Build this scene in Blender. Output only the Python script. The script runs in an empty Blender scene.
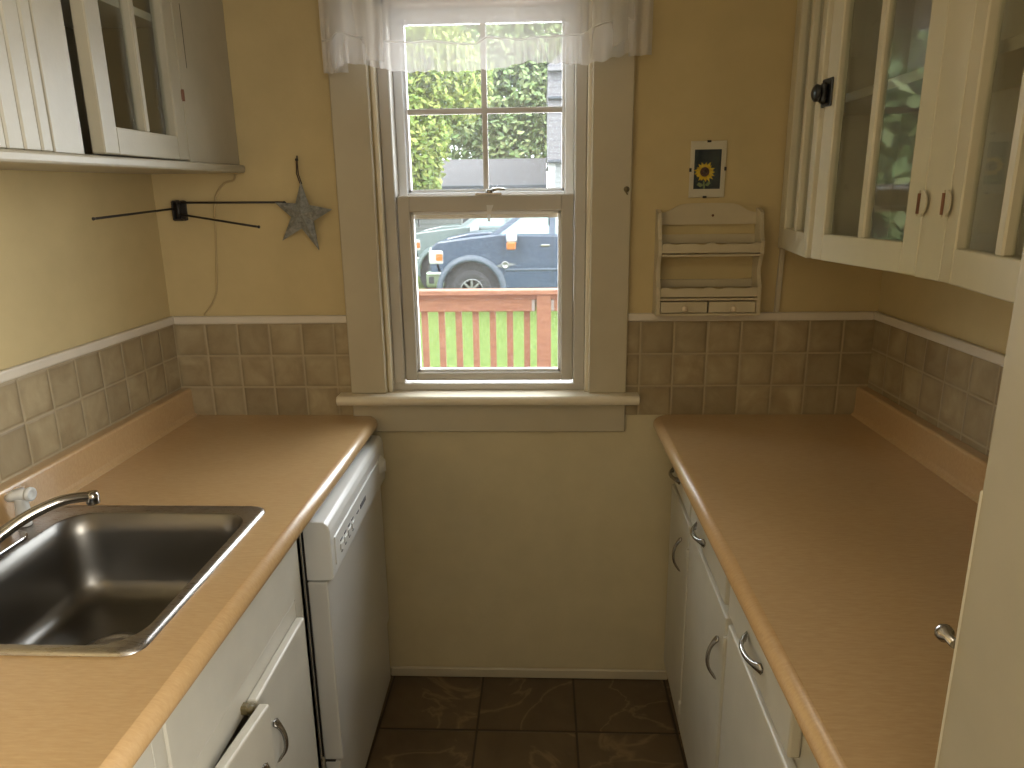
import bpy, bmesh, math, random
from math import sin, cos, pi, radians as R
from mathutils import Vector as V, Matrix as Mx
random.seed(4)
scn = bpy.context.scene
col = scn.collection

# ------------------------------------------------------------------ materials
def mat(name, base=(.8, .8, .8), rough=.5, metal=0., spec=.5, coat=0.):
    m = bpy.data.materials.new(name); m.use_nodes = True
    b = m.node_tree.nodes['Principled BSDF']
    b.inputs['Base Color'].default_value = (*base, 1)
    b.inputs['Roughness'].default_value = rough
    b.inputs['Metallic'].default_value = metal
    b.inputs['Specular IOR Level'].default_value = spec
    b.inputs['Coat Weight'].default_value = coat
    return m
def nd(m, t, **kw):
    n = m.node_tree.nodes.new(t)
    for k, v in kw.items(): setattr(n, k, v)
    return n
def ln(m, a, b): m.node_tree.links.new(a, b)
def bsdf(m): return m.node_tree.nodes['Principled BSDF']
def coords(m, scale=(1, 1, 1)):
    tc = nd(m, 'ShaderNodeTexCoord'); mp = nd(m, 'ShaderNodeMapping')
    mp.inputs['Scale'].default_value = scale
    ln(m, tc.outputs['Object'], mp.inputs['Vector'])
    return mp.outputs['Vector']
def noise(m, vec, scale=5., detail=4., rough=.55, dist=0.):
    n = nd(m, 'ShaderNodeTexNoise')
    n.inputs['Scale'].default_value = scale; n.inputs['Detail'].default_value = detail
    n.inputs['Roughness'].default_value = rough; n.inputs['Distortion'].default_value = dist
    ln(m, vec, n.inputs['Vector']); return n.outputs['Fac']
def ramp(m, fac, stops):
    r = nd(m, 'ShaderNodeValToRGB'); e = r.color_ramp.elements
    while len(e) < len(stops): e.new(.5)
    for i, (p, c) in enumerate(stops):
        e[i].position = p; e[i].color = (*c, 1)
    ln(m, fac, r.inputs['Fac']); return r.outputs['Color']
def bump(m, h, strength=.2, dist=.002):
    b = nd(m, 'ShaderNodeBump'); b.inputs['Strength'].default_value = strength
    b.inputs['Distance'].default_value = dist
    ln(m, h, b.inputs['Height']); ln(m, b.outputs['Normal'], bsdf(m).inputs['Normal'])
def mth(m, op, a, b=None):
    n = nd(m, 'ShaderNodeMath', operation=op)
    for i, x in enumerate((a, b)):
        if x is None: continue
        if hasattr(x, 'default_value') or hasattr(x, 'is_linked'): ln(m, x, n.inputs[i])
        else: n.inputs[i].default_value = x
    return n.outputs[0]
def mix(m, fac, a, b):
    n = nd(m, 'ShaderNodeMix', data_type='RGBA')
    if hasattr(fac, 'is_linked'): ln(m, fac, n.inputs[0])
    else: n.inputs[0].default_value = fac
    for s, x in ((6, a), (7, b)):
        if hasattr(x, 'is_linked'): ln(m, x, n.inputs[s])
        else: n.inputs[s].default_value = (*x, 1)
    return n.outputs[2]
def paint(name, c, rough=.5, var=.06, bs=.12, scale=9., spec=.5):
    m = mat(name, c, rough, spec=spec); v = coords(m)
    f = noise(m, v, scale, 5)
    lo = tuple(x * (1 - var) for x in c); hi = tuple(min(1, x * (1 + var)) for x in c)
    ln(m, ramp(m, f, [(.3, lo), (.7, hi)]), bsdf(m).inputs['Base Color'])
    bump(m, noise(m, v, 140., 2), bs, .001)
    return m

WALL = paint('yellow wall paint', (.53, .425, .225), .62, .05, .25)
LOWER = paint('cream lower wall paint', (.56, .485, .315), .6, .05, .3)
CASING = paint('cream woodwork paint', (.485, .43, .315), .42, .04, .1)
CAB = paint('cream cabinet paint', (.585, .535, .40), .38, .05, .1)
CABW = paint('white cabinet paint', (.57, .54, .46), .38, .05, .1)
CABL = paint('shaded cream cabinet paint', (.385, .35, .265), .4, .06, .15)  # same cream paint as the right cabinet, with shade mixed into its colour
CABDARK = paint('shaded cabinet inside', (.17, .14, .09), .6, .1)  # inside of the left cabinet, its shade painted in as a dark colour
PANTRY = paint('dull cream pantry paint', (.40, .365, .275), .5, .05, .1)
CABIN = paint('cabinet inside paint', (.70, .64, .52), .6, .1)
CEIL = paint('ceiling paint', (.72, .68, .58), .7)
REAR = paint('rear wall paint', (.60, .50, .33), .7)
TRIMW = paint('pale tile edging', (.62, .56, .47), .35, .05, .05)
VINYL = paint('window vinyl', (.50, .47, .42), .35, .03, .03)
VINYLW = paint('white window vinyl', (.80, .82, .85), .35, .03, .03)
SILL = paint('sill gloss paint', (.70, .63, .49), .28, .04, .05)
CORDM = paint('painted cord', (.44, .34, .175), .5)
CORDB = mat('dark cord', (.06, .04, .03), .6)
WHITEA = paint('white appliance enamel', (.60, .59, .555), .28, .02, .02)
WHITEB = paint('white appliance plastic', (.68, .68, .655), .35, .02, .02)
GREYP = mat('grey print', (.12, .12, .13), .5)
BLACK = mat('black gap', (.012, .011, .010), .6)
IRON = paint('dark iron', (.022, .018, .016), .5, .3, .3, 60); 
BLACKLATCH = paint('black lacquer', (.008, .008, .009), .3, .2, .1, 60)
CHROME = mat('chrome', (.45, .435, .42), .16, 1.)
PULLM = mat('worn chrome', (.42, .40, .37), .22, 1.)
KNOBW = paint('cream knob paint', (.66, .55, .40), .4)
RACKM = paint('cream rack paint', (.52, .45, .31), .45, .06, .2)
RUST = paint('rusted hinge metal', (.20, .09, .05), .7, .3)
CASTER = paint('aged brass', (.14, .11, .05), .5, .3)
SPRAYM = mat('frosted grey plastic', (.62, .63, .62), .35)

# stainless steel
STEEL = mat('brushed steel', (.40, .375, .35), .3, 1.)
_v = coords(STEEL, (3, 60, 60)); _f = noise(STEEL, _v, 14, 3)
ln(STEEL, ramp(STEEL, _f, [(.3, (.24, .24, .24)), (.7, (.40, .40, .40))]), bsdf(STEEL).inputs['Roughness'])
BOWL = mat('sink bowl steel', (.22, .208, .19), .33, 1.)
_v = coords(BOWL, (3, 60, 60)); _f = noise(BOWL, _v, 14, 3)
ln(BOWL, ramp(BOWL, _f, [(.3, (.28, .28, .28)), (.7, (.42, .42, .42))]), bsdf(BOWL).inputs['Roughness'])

# laminate
def laminate(name, a, b, rough):
    m = mat(name, a, rough, spec=.7, coat=1.)
    bsdf(m).inputs['Coat Roughness'].default_value = .27
    v = coords(m, (1, 1, 1)); v2 = coords(m, (14, 90, 40))
    f = noise(m, v2, 3., 5, .6, .4); g = noise(m, v, 3.5, 4)
    c1 = ramp(m, f, [(.28, a), (.72, b)])
    c2 = mix(m, mth(m, 'MULTIPLY', g, .35), c1, tuple(x * .86 for x in a))
    ln(m, c2, bsdf(m).inputs['Base Color'])
    ln(m, ramp(m, g, [(.3, (rough - .05,) * 3), (.7, (rough + .07,) * 3)]), bsdf(m).inputs['Roughness'])
    bump(m, noise(m, v, 320., 2), .12, .0006)
    return m
LAM = laminate('maple laminate', (.47, .295, .132), (.57, .385, .195), .34)

# wall tile: cells along one horizontal axis and z, with grout joints
def tilemat(name, axis, u0, z0, su, sz, ca, cb, cg, joint=.03, rough=.45, glossy=.5, vein=False, vaxis='Z'):
    m = mat(name, ca, rough, spec=glossy)
    tc = nd(m, 'ShaderNodeTexCoord'); sp = nd(m, 'ShaderNodeSeparateXYZ')
    ln(m, tc.outputs['Object'], sp.inputs[0])
    u = mth(m, 'DIVIDE', mth(m, 'SUBTRACT', sp.outputs[axis], u0), su)
    w = mth(m, 'DIVIDE', mth(m, 'SUBTRACT', sp.outputs[vaxis], z0), sz)
    fu, fw = mth(m, 'FRACT', u), mth(m, 'FRACT', w)
    eu = mth(m, 'MINIMUM', fu, mth(m, 'SUBTRACT', 1., fu)); ew = mth(m, 'MINIMUM', fw, mth(m, 'SUBTRACT', 1., fw))
    e = mth(m, 'MINIMUM', eu, ew)
    cid = nd(m, 'ShaderNodeCombineXYZ'); ln(m, mth(m, 'FLOOR', u), cid.inputs[0]); ln(m, mth(m, 'FLOOR', w), cid.inputs[1])
    wn = nd(m, 'ShaderNodeTexWhiteNoise'); ln(m, cid.outputs[0], wn.inputs['Vector'])
    off = nd(m, 'ShaderNodeVectorMath', operation='ADD'); sc = nd(m, 'ShaderNodeVectorMath', operation='SCALE')
    ln(m, wn.outputs['Color'], sc.inputs[0]); sc.inputs['Scale'].default_value = 7.
    ln(m, tc.outputs['Object'], off.inputs[0]); ln(m, sc.outputs[0], off.inputs[1])
    f = noise(m, off.outputs[0], 11. if not vein else 7., 5, .6, .6)
    c = ramp(m, f, [(.33, ca), (.67, cb)])
    c = mix(m, mth(m, 'MULTIPLY', wn.outputs['Value'], .6), c, tuple(x * .72 for x in ca))
    if not vein: c = mix(m, mth(m, 'MULTIPLY', ramp(m, e, [(.02, (1, 1, 1)), (.22, (0, 0, 0))]), .35), c, tuple(x * .62 for x in ca))
    if vein:
        wv = nd(m, 'ShaderNodeTexNoise'); wv.inputs['Scale'].default_value = 3.2; wv.inputs['Detail'].default_value = 5.
        wv.inputs['Distortion'].default_value = 1.2; ln(m, off.outputs[0], wv.inputs['Vector'])
        d = mth(m, 'ABSOLUTE', mth(m, 'SUBTRACT', wv.outputs['Fac'], .5))
        k = ramp(m, d, [(0., (1, 1, 1)), (.022, (0, 0, 0))])
        c = mix(m, mth(m, 'MULTIPLY', k, .42), c, tuple(x * 2.3 for x in cb))
    g = ramp(m, e, [(joint * .7, (1, 1, 1)), (joint, (0, 0, 0))])
    ln(m, mix(m, g, c, cg), bsdf(m).inputs['Base Color'])
    h = ramp(m, e, [(joint * .5, (0, 0, 0)), (joint * 2.2, (1, 1, 1))])
    hh = mth(m, 'ADD', h, mth(m, 'MULTIPLY', f, .25))
    bump(m, hh, .5, .003)
    return m
TA, TB, TG = (.285, .215, .12), (.44, .36, .22), (.37, .30, .19)
TILEB_L = tilemat('wall tile glaze', 'X', -1.0, 1.101, .0962, .0965, TA, TB, TG)
TILEB_R = tilemat('wall tile glaze b', 'X', .284, 1.101, .0962, .0965, TA, TB, TG)
TILE_L = tilemat('wall tile glaze c', 'Y', -.183, 1.099, .0948, .0965, TA, TB, TG)
TILE_R = tilemat('wall tile glaze d', 'Y', -.386, 1.112, .0962, .0965, TA, TB, TG)
FLOORM = tilemat('brown floor tile', 'X', -.2, -.254, .2985, .2985, (.095, .064, .035), (.145, .10, .055), (.035, .023, .015), .013, .32, .5, True, 'Y')

def glass(name, tint=(1, 1, 1), haze=0., ior=1.5):
    m = bpy.data.materials.new(name); m.use_nodes = True
    t = m.node_tree; t.nodes.remove(bsdf(m)); out = t.nodes['Material Output']
    tr = nd(m, 'ShaderNodeBsdfTransparent'); tr.inputs[0].default_value = (*tint, 1)
    gl = nd(m, 'ShaderNodeBsdfGlossy'); gl.inputs['Roughness'].default_value = .02
    fr = nd(m, 'ShaderNodeFresnel'); gm = nd(m, 'ShaderNodeNewGeometry')
    ln(m, mth(m, 'ADD', mth(m, 'MULTIPLY', gm.outputs['Backfacing'], 1. / ior - ior), ior), fr.inputs[0])
    mx = nd(m, 'ShaderNodeMixShader'); ln(m, fr.outputs[0], mx.inputs[0])
    ln(m, tr.outputs[0], mx.inputs[1]); ln(m, gl.outputs[0], mx.inputs[2])
    o = mx.outputs[0]
    if haze:
        df = nd(m, 'ShaderNodeBsdfTranslucent'); df.inputs[0].default_value = (.9, .93, 1, 1)  # translucent share imitates the bright glare haze over the outdoor view
        m2 = nd(m, 'ShaderNodeMixShader'); m2.inputs[0].default_value = haze
        ln(m, o, m2.inputs[1]); ln(m, df.outputs[0], m2.inputs[2]); o = m2.outputs[0]
    ln(m, o, out.inputs['Surface'])
    return m
GLASS = glass('cabinet glass', (.93, .95, .93), 0., 1.6)
PGLASS = glass('picture glass', (.98, .98, .97), 0., 1.35)
WGLASS = glass('window glass', (.97, .98, .98), .006)
CARGLASS = mat('car window glass', (.16, .25, .25), .05, 0., .8)

# sheer cloth
def sheer(name, clear, c):
    m = bpy.data.materials.new(name); m.use_nodes = True
    t = m.node_tree; t.nodes.remove(bsdf(m)); out = t.nodes['Material Output']
    tr = nd(m, 'ShaderNodeBsdfTransparent')
    df = nd(m, 'ShaderNodeBsdfDiffuse'); df.inputs[0].default_value = (*c, 1)
    tl = nd(m, 'ShaderNodeBsdfTranslucent'); tl.inputs[0].default_value = (*c, 1)
    a = nd(m, 'ShaderNodeMixShader'); a.inputs[0].default_value = .28
    ln(m, df.outputs[0], a.inputs[1]); ln(m, tl.outputs[0], a.inputs[2])
    b = nd(m, 'ShaderNodeMixShader')
    b.inputs[0].default_value = clear
    ln(m, a.outputs[0], b.inputs[1]); ln(m, tr.outputs[0], b.inputs[2])
    ln(m, b.outputs[0], out.inputs['Surface'])
    return m
SHEER = sheer('sheer curtain cloth', .62, (.86, .84, .82))
TABM = sheer('white plastic tab', .12, (.92, .93, .93))
SHEER2 = sheer('gathered ruffle cloth', .46, (.86, .84, .83))

# galvanised star
STARM = mat('galvanised tin', (.30, .30, .28), .55, .15)
_v = coords(STARM); _f = noise(STARM, _v, 90., 5, .7)
ln(STARM, ramp(STARM, _f, [(.3, (.13, .135, .13)), (.7, (.34, .34, .315))]), bsdf(STARM).inputs['Base Color'])
bump(STARM, _f, .5, .002)

# outdoors
def leafmat(name, stops):
    m = mat(name, stops[0], .6, spec=.2)
    g = nd(m, 'ShaderNodeNewGeometry')
    n = len(stops)
    ln(m, ramp(m, g.outputs['Random Per Island'], [(i / max(1, n - 1), c) for i, c in enumerate(stops)]), bsdf(m).inputs['Base Color'])
    return m
LEAF1 = leafmat('yellow green leaves', [(.11, .17, .03), (.19, .25, .055), (.29, .30, .085), (.14, .22, .06)])
LEAF2 = leafmat('pale green leaves', [(.13, .20, .075), (.20, .27, .11), (.28, .31, .14), (.17, .25, .125)])
BARK = paint('bark', (0.067, 0.055, 0.046), .9, .3, 1., 30)
LAWN = mat('lawn', (0.084, 0.126, 0.021), .9, spec=.1)
_v = coords(LAWN); _a = noise(LAWN, _v, 14., 8, .8); _b = noise(LAWN, _v, .8, 3)
_c = ramp(LAWN, _a, [(.40, (.026, .055, .010)), (.50, (.075, .115, .022)), (.60, (.18, .20, .065))])
ln(LAWN, mix(LAWN, mth(LAWN, 'MULTIPLY', _b, .35), _c, (.10, .14, .03)), bsdf(LAWN).inputs['Base Color'])
DECK = mat('red stained deck wood', (0.151, 0.071, 0.046), .7)
_v = coords(DECK, (3, 30, 30)); _f = noise(DECK, _v, 2., 5, .6, .8)
ln(DECK, ramp(DECK, _f, [(.3, (.19, .075, .040)), (.7, (.36, .18, .105))]), bsdf(DECK).inputs['Base Color'])
CARBLUE = paint('dark blue car paint', (.030, .047, .078), .25, .25, .05, 30)
CARBLUE2 = paint('faded blue grey trim', (0.046, 0.061, 0.084), .45, .1)
CARGREY = paint('pale grey car paint', (0.097, 0.126, 0.126), .25, .05)
CARCHROME = mat('car chrome', (0.294, 0.319, 0.277), .18, .9)
TYRE = paint('tyre rubber', (0.019, 0.019, 0.021), .8, .3, .4, 40)
ARCHD = mat('dark arch liner', (0.013, 0.013, 0.015), .8)
RIMM = mat('silver wheel rim', (0.231, 0.231, 0.231), .3, .7)
LAMPG = mat('headlight lens', (0.315, 0.315, 0.302), .1)
AMBER = mat('amber lens', (0.294, 0.092, 0.017), .25)
MIRRW = mat('white mirror shell', (0.315, 0.315, 0.315), .3)
SHINGLE = mat('grey roof shingles', (0.105, 0.105, 0.113), .9)
_v = coords(SHINGLE); _f = noise(SHINGLE, _v, 6., 6, .8)
ln(SHINGLE, ramp(SHINGLE, _f, [(.3, (.045, .043, .046)), (.7, (.095, .089, .090))]), bsdf(SHINGLE).inputs['Base Color'])
def siding(name, ca, cb, pitch):
    m = mat(name, ca, .7)
    tc = nd(m, 'ShaderNodeTexCoord'); sp = nd(m, 'ShaderNodeSeparateXYZ'); ln(m, tc.outputs['Object'], sp.inputs[0])
    fz = mth(m, 'FRACT', mth(m, 'DIVIDE', sp.outputs['Z'], pitch))
    ln(m, ramp(m, fz, [(0., cb), (.16, cb), (.2, ca), (1., ca)]), bsdf(m).inputs['Base Color'])
    return m
SIDEW = siding('white lap siding', (0.218, 0.227, 0.231), (0.126, 0.134, 0.143), .16)
SIDES = siding('weathered shingle siding', (0.151, 0.143, 0.151), (0.092, 0.088, 0.101), .19)
EXTW = paint('outside wall paint', (0.252, 0.252, 0.244), .7)
GUTTER = mat('dark gutter', (0.042, 0.050, 0.063), .5)
DKWIN = mat('dark far window', (0.025, 0.029, 0.038), .1)

# sunflower print
PRINTBG = mat('dark photo print', (.01, .015, .02), .35)
_v = coords(PRINTBG); _f = noise(PRINTBG, _v, 55., 5, .7)
ln(PRINTBG, ramp(PRINTBG, _f, [(.35, (.006, .012, .018)), (.55, (.012, .030, .045)), (.66, (.03, .05, .02)), (.78, (.08, .11, .05))]), bsdf(PRINTBG).inputs['Base Color'])
PETAL = leafmat('yellow petals', [(.62, .40, .02), (.80, .60, .05), (.70, .48, .03)])
DISC = mat('flower disc', (.10, .035, .012), .6)
DISC2 = mat('flower disc centre', (.16, .10, .06), .6)
MATW = paint('white picture mount', (.66, .61, .50), .5, .02)

# ------------------------------------------------------------------ mesh builder
class MB:
    def __init__(s, T=None):
        s.bm = bmesh.new(); s.T = T or Mx()
    def _add(s, b, T=None):
        M_ = s.T @ (T or Mx())
        mp = {v: s.bm.verts.new(M_ @ v.co) for v in b.verts}
        flip = M_.determinant() < 0
        for f in b.faces:
            vs = [mp[v] for v in f.verts]
            if flip: vs.reverse()
            try:
                nf = s.bm.faces.new(vs); nf.smooth = f.smooth
            except ValueError: pass
        b.free(); return s
    def box(s, x0, x1, y0, y1, z0, z1, bev=.002, seg=1, T=None):
        b = bmesh.new(); bmesh.ops.create_cube(b, size=1)
        x0, x1 = sorted((x0, x1)); y0, y1 = sorted((y0, y1)); z0, z1 = sorted((z0, z1))
        for v in b.verts:
            v.co = V(((x0 + x1) / 2 + v.co.x * (x1 - x0), (y0 + y1) / 2 + v.co.y * (y1 - y0), (z0 + z1) / 2 + v.co.z * (z1 - z0)))
        bev = min(bev, .45 * min(x1 - x0, y1 - y0, z1 - z0))
        if bev > 0: bmesh.ops.bevel(b, geom=b.edges[:], offset=bev, segments=seg, affect='EDGES', profile=.5)
        return s._add(b, T)
    def prism(s, poly, lo, hi, plane='XZ', bev=0., seg=2, T=None):
        b = bmesh.new()
        def p(u, w, h):
            return {'XZ': (u, h, w), 'YZ': (h, u, w), 'XY': (u, w, h)}[plane]
        a = [b.verts.new(p(u, w, lo)) for u, w in poly]; c = [b.verts.new(p(u, w, hi)) for u, w in poly]
        b.faces.new(a); b.faces.new(c)
        n = len(poly)
        for i in range(n): b.faces.new((a[i], a[(i + 1) % n], c[(i + 1) % n], c[i]))
        bmesh.ops.recalc_face_normals(b, faces=b.faces[:])
        if bev: bmesh.ops.bevel(b, geom=b.edges[:], offset=bev, segments=seg, affect='EDGES', profile=.5)
        return s._add(b, T)
    def tube(s, pts, r, n=10, cap=True, sq=1.):
        pts = [V(p) for p in pts]
        rs = r if isinstance(r, (list, tuple)) else [r] * len(pts)
        b = bmesh.new(); rings = []; up = None
        for i, p in enumerate(pts):
            t = (pts[min(i + 1, len(pts) - 1)] - pts[max(i - 1, 0)]).normalized()
            if up is None:
                up = V((0, 0, 1)) if abs(t.z) < .9 else V((1, 0, 0))
            a = t.cross(up)
            if a.length < 1e-4: a = t.cross(V((0, 1, 0)))
            a.normalize(); bb = a.cross(t).normalized(); up = bb
            rings.append([b.verts.new(p + (a * cos(2 * pi * k / n) + bb * sq * sin(2 * pi * k / n)) * rs[i]) for k in range(n)])
        for i in range(len(rings) - 1):
            for k in range(n):
                f = b.faces.new((rings[i][k], rings[i][(k + 1) % n], rings[i + 1][(k + 1) % n], rings[i + 1][k])); f.smooth = True
        if cap:
            b.faces.new(rings[0][::-1]); b.faces.new(rings[-1])
        bmesh.ops.recalc_face_normals(b, faces=b.faces[:])
        return s._add(b)
    def lathe(s, prof, c=(0, 0, 0), axis='Z', n=24, T=None):
        b = bmesh.new(); rings = []
        def p(x, y, h):
            q = {'Z': (x, y, h), 'X': (h, x, y), 'Y': (x, h, y)}[axis]
            return V(c) + V(q)
        for r, h in prof:
            if r < 1e-6: rings.append([b.verts.new(p(0, 0, h))])
            else: rings.append([b.verts.new(p(r * cos(2 * pi * k / n), r * sin(2 * pi * k / n), h)) for k in range(n)])
        for A, B in zip(rings, rings[1:]):
            for k in range(n):
                l = (k + 1) % n
                if len(A) == 1: vs = [A[0], B[l], B[k]] if len(B) > 1 else []
                elif len(B) == 1: vs = [A[k], A[l], B[0]]
                else: vs = [A[k], A[l], B[l], B[k]]
                if len(set(vs)) > 2:
                    try:
                        f = b.faces.new(vs); f.smooth = True
                    except ValueError: pass
        for Rr in (rings[0], rings[-1]):
            if len(Rr) > 2:
                try: b.faces.new(Rr)
                except ValueError: pass
        bmesh.ops.recalc_face_normals(b, faces=b.faces[:])
        return s._add(b, T)
    def grid(s, P, closed=False, smooth=True):
        b = bmesh.new(); G = [[b.verts.new(V(p)) for p in row] for row in P]
        for i in range(len(G) - 1):
            m = len(G[i])
            for j in range(m if closed else m - 1):
                f = b.faces.new((G[i][j], G[i][(j + 1) % m], G[i + 1][(j + 1) % m], G[i + 1][j])); f.smooth = smooth
        return s._add(b)
    def poly(s, pts):
        s.bm.faces.new([s.bm.verts.new(s.T @ V(p)) for p in pts]); return s

ORG = {}
def obj(name, mb, m, parent=None, loc=None, smooth=None, mod=None):
    me = bpy.data.meshes.new(name)
    if parent is not None: o0 = ORG[parent.name]
    else: o0 = V(loc) if loc is not None else V((0, 0, 0))
    bm = mb.bm
    bm.transform(Mx.Translation(-o0)); bm.to_mesh(me); bm.free()
    me.materials.append(m)
    o = bpy.data.objects.new(name, me); col.objects.link(o)
    if parent is not None: o.parent = parent
    else: o.location = o0
    ORG[o.name] = o0.copy()
    return o
def tag(o, label, cat, group=None, kind=None):
    if label: o['label'] = label
    if cat: o['category'] = cat
    if group: o['group'] = group
    if kind: o['kind'] = kind
    return o
def thing(name, loc, label, cat, group=None):
    o = bpy.data.objects.new(name, None); col.objects.link(o); o.location = loc
    o.empty_display_size = .05
    ORG[o.name] = V(loc); return tag(o, label, cat, group)
def struct(name, mb, m, label=None, parent=None):
    o = obj(name, mb, m, parent)
    if parent is None:
        o['kind'] = 'structure'
        if label: o['label'] = label
    return o
def sub_empty(name, loc, kind='structure', label=None):
    o = bpy.data.objects.new(name, None); col.objects.link(o); o.location = loc; ORG[o.name] = V(loc)
    o['kind'] = kind
    if label: o['label'] = label
    return o
def bx(*a, **k): return MB().box(*a, **k)

# ------------------------------------------------------------------ constants of the room
XL, XR, YB, ZC = -1.105, .955, -2.95, 2.44
CT = .915                                    # worktop height
WX0, WX1, WZ0, WZ1 = -.462, .137, .985, 2.10  # window opening
WT = .14                                     # wall thickness

# ------------------------------------------------------------------ shell
struct('floor', bx(XL - .1, XR + .1, YB - .1, 0, -.1, 0, bev=0), FLOORM, 'brown ceramic tile floor with dark grout and pale veins')
struct('ceiling', bx(XL - .1, XR + .1, YB - .1, WT, ZC, ZC + .1, bev=0), CEIL, 'plain painted ceiling')
w = MB()
w.box(XL - .1, WX0, 0, WT, -.1, ZC, bev=0); w.box(WX1, XR + .1, 0, WT, -.1, ZC, bev=0)
w.box(WX0, WX1, 0, WT, -.1, WZ0 - .03, bev=0); w.box(WX0, WX1, 0, WT, WZ1, ZC, bev=0)
wb = struct('wall_back', w, WALL, 'yellow painted window wall between the counters')
struct('wall_left', bx(XL - .1, XL, YB - .1, WT, -.1, ZC, bev=0), WALL, 'yellow painted wall behind the sink')
struct('wall_right', bx(XR, XR + .1, YB - .1, WT, -.1, ZC, bev=0), WALL, 'yellow painted wall behind the right counter')
struct('wall_rear', bx(XL - .1, XR + .1, YB - .1, YB, -.1, ZC, bev=0), REAR, 'plain wall behind the viewer')
obj('lower_panel', bx(XL + .02, XR - .02, -.004, -.0005, 0, CT - .002, bev=0), LOWER, wb)
obj('tile_panel', bx(XL + .008, -.57, -.008, -.0005, CT, 1.198, bev=0), TILEB_L, wb)
obj('tile_panel', bx(.245, XR - .008, -.008, -.0005, CT, 1.198, bev=0), TILEB_R, wb)
obj('tile_panel', bx(XL + .0005, XL + .008, -1.75, -.0005, CT, 1.198, bev=0), TILE_L, bpy.data.objects['wall_left'])
obj('tile_panel', bx(XR - .008, XR - .0005, -1.42, -.0005, CT, 1.198, bev=0), TILE_R, bpy.data.objects['wall_right'])
def strip(x0, x1, y0, y1, z0=1.197, z1=1.2205):
    return bx(x0, x1, y0, y1, z0, z1, bev=.004, seg=2)
struct('trim_1', strip(XL + .014, -.571, -.014, 0), TRIMW, 'pale strip capping the tiles left of the window')
struct('trim_2', strip(.246, XR - .014, -.014, 0), TRIMW, 'pale strip capping the tiles right of the window')
struct('trim_3', strip(XL, XL + .014, -1.75, 0), TRIMW, 'pale strip capping the tiles behind the sink')
struct('trim_4', strip(XR - .014, XR, -1.42, 0), TRIMW, 'pale strip capping the tiles on the right wall')
struct('trim_5', MB().prism([(.661, 1.2205), (.6745, 1.2205), (.678, 1.40), (.678, ZC), (.664, ZC), (.664, 1.40)], -.012, 0, 'XZ', .002), CASING, 'thin vertical batten beside the right wall cabinet')
bb = bx(-.511, .41, -.014, -.004, 0, .036, bev=.004)
struct('baseboard_back', bb, CASING, 'low cream baseboard under the window')

# ------------------------------------------------------------------ window
win = sub_empty('window_1', (-.1625, 0, WZ0), label='double hung window with cream casing and sheer valance')
k = MB(); k.box(-.572, WX0 - .004, -.021, -.0005, WZ0, WZ1 + .002, bev=.003)
obj('casing', k, CASING, win)
k = MB(); k.box(WX1 - .002, .2455, -.021, -.0005, WZ0, WZ1 + .002, bev=.003)
obj('casing', k, CASING, win)
obj('head_casing', bx(-.585, .258, -.024, -.0005, WZ1 + .002, WZ1 + .12, bev=.003), CASING, win)
# stool: board with rounded nose, horns past the casing
k = MB(); k.prism([(-.052, .957), (-.058, .963), (-.060, .971), (-.058, .979), (-.052, .985), (.0, .985), (.0, .957)], -.609, .281, 'YZ', .0012, 1)
k.box(WX0 + .001, WX1 - .001, 0, .045, .957, .985, bev=.0)
obj('stool', k, SILL, win)
obj('apron', bx(-.572, .2455, -.019, -.0045, .864, .956, bev=.003), CASING, win)
# jamb stops
k = MB()
k.box(WX0, WX0 + .012, -.004, .03, WZ0, WZ1, bev=.002); k.box(WX1 - .012, WX1, -.004, .03, WZ0, WZ1, bev=.002)
k.box(WX0, WX1, -.004, .03, WZ1 - .012, WZ1, bev=.002)
obj('stop', k, SILL, win)
# vinyl frame
F0, F1 = WX0 + .012, WX1 - .012
k = MB()
k.box(F0, F0 + .033, .022, .135, WZ0, WZ1 - .012, bev=.003); k.box(F1 - .033, F1, .022, .135, WZ0, WZ1 - .012, bev=.003)
k.box(F0, F1, .022, .135, WZ1 - .05, WZ1 - .012, bev=.003)
k.prism([(.019, .9855), (.019, 1.005), (.135, .997), (.135, .9855)], WX0 + .001, WX1 - .001, 'YZ')
obj('window_frame', k, VINYL, win)
# lower sash (inner track)
sx0, sx1 = F0 + .034, F1 - .034
def sash(x0, x1, z0, z1, y0, y1, st, top, bot, m, mun=None):
    k = MB()
    k.box(x0, x0 + st, y0, y1, z0, z1, bev=.003); k.box(x1 - st, x1, y0, y1, z0, z1, bev=.003)
    k.box(x0 + st - .002, x1 - st + .002, y0, y1, z1 - top, z1, bev=.003); k.box(x0 + st - .002, x1 - st + .002, y0, y1, z0, z0 + bot, bev=.003)
    o = obj('sash', k, m, win)
    k = MB(); ym = (y0 + y1) / 2
    k.box(x0 + st - .004, x1 - st + .004, ym - .002, ym + .002, z0 + bot - .004, z1 - top + .004, bev=0)
    obj('glass_pane', k, WGLASS, o)
    # inner glazing bead
    k = MB(); a, b, c, d = x0 + st, x1 - st, z0 + bot, z1 - top
    for q in ((a, a + .008, c, d), (b - .008, b, c, d), (a, b, c, c + .008), (a, b, d - .008, d)):
        k.box(q[0], q[1], ym - .006, y1 - .002, q[2], q[3], bev=.001)
    obj('glazing_bead', k, VINYLW, o)
    if mun:
        k = MB(); xm = (a + b) / 2
        k.box(xm - .008, xm + .008, ym - .005, ym + .005, c, d, bev=.002)
        for z in mun: k.box(a, b, ym - .0052, ym + .0052, z - .008, z + .008, bev=.002)
        obj('muntin', k, VINYL, o)
    return o
low = sash(sx0, sx1, 1.011, 1.556, .034, .066, .037, .046, .026, VINYL)
up = sash(sx0 - .002, sx1 + .002, 1.535, 2.056, .080, .112, .028, .034, .030, VINYLW, [1.787])
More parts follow.
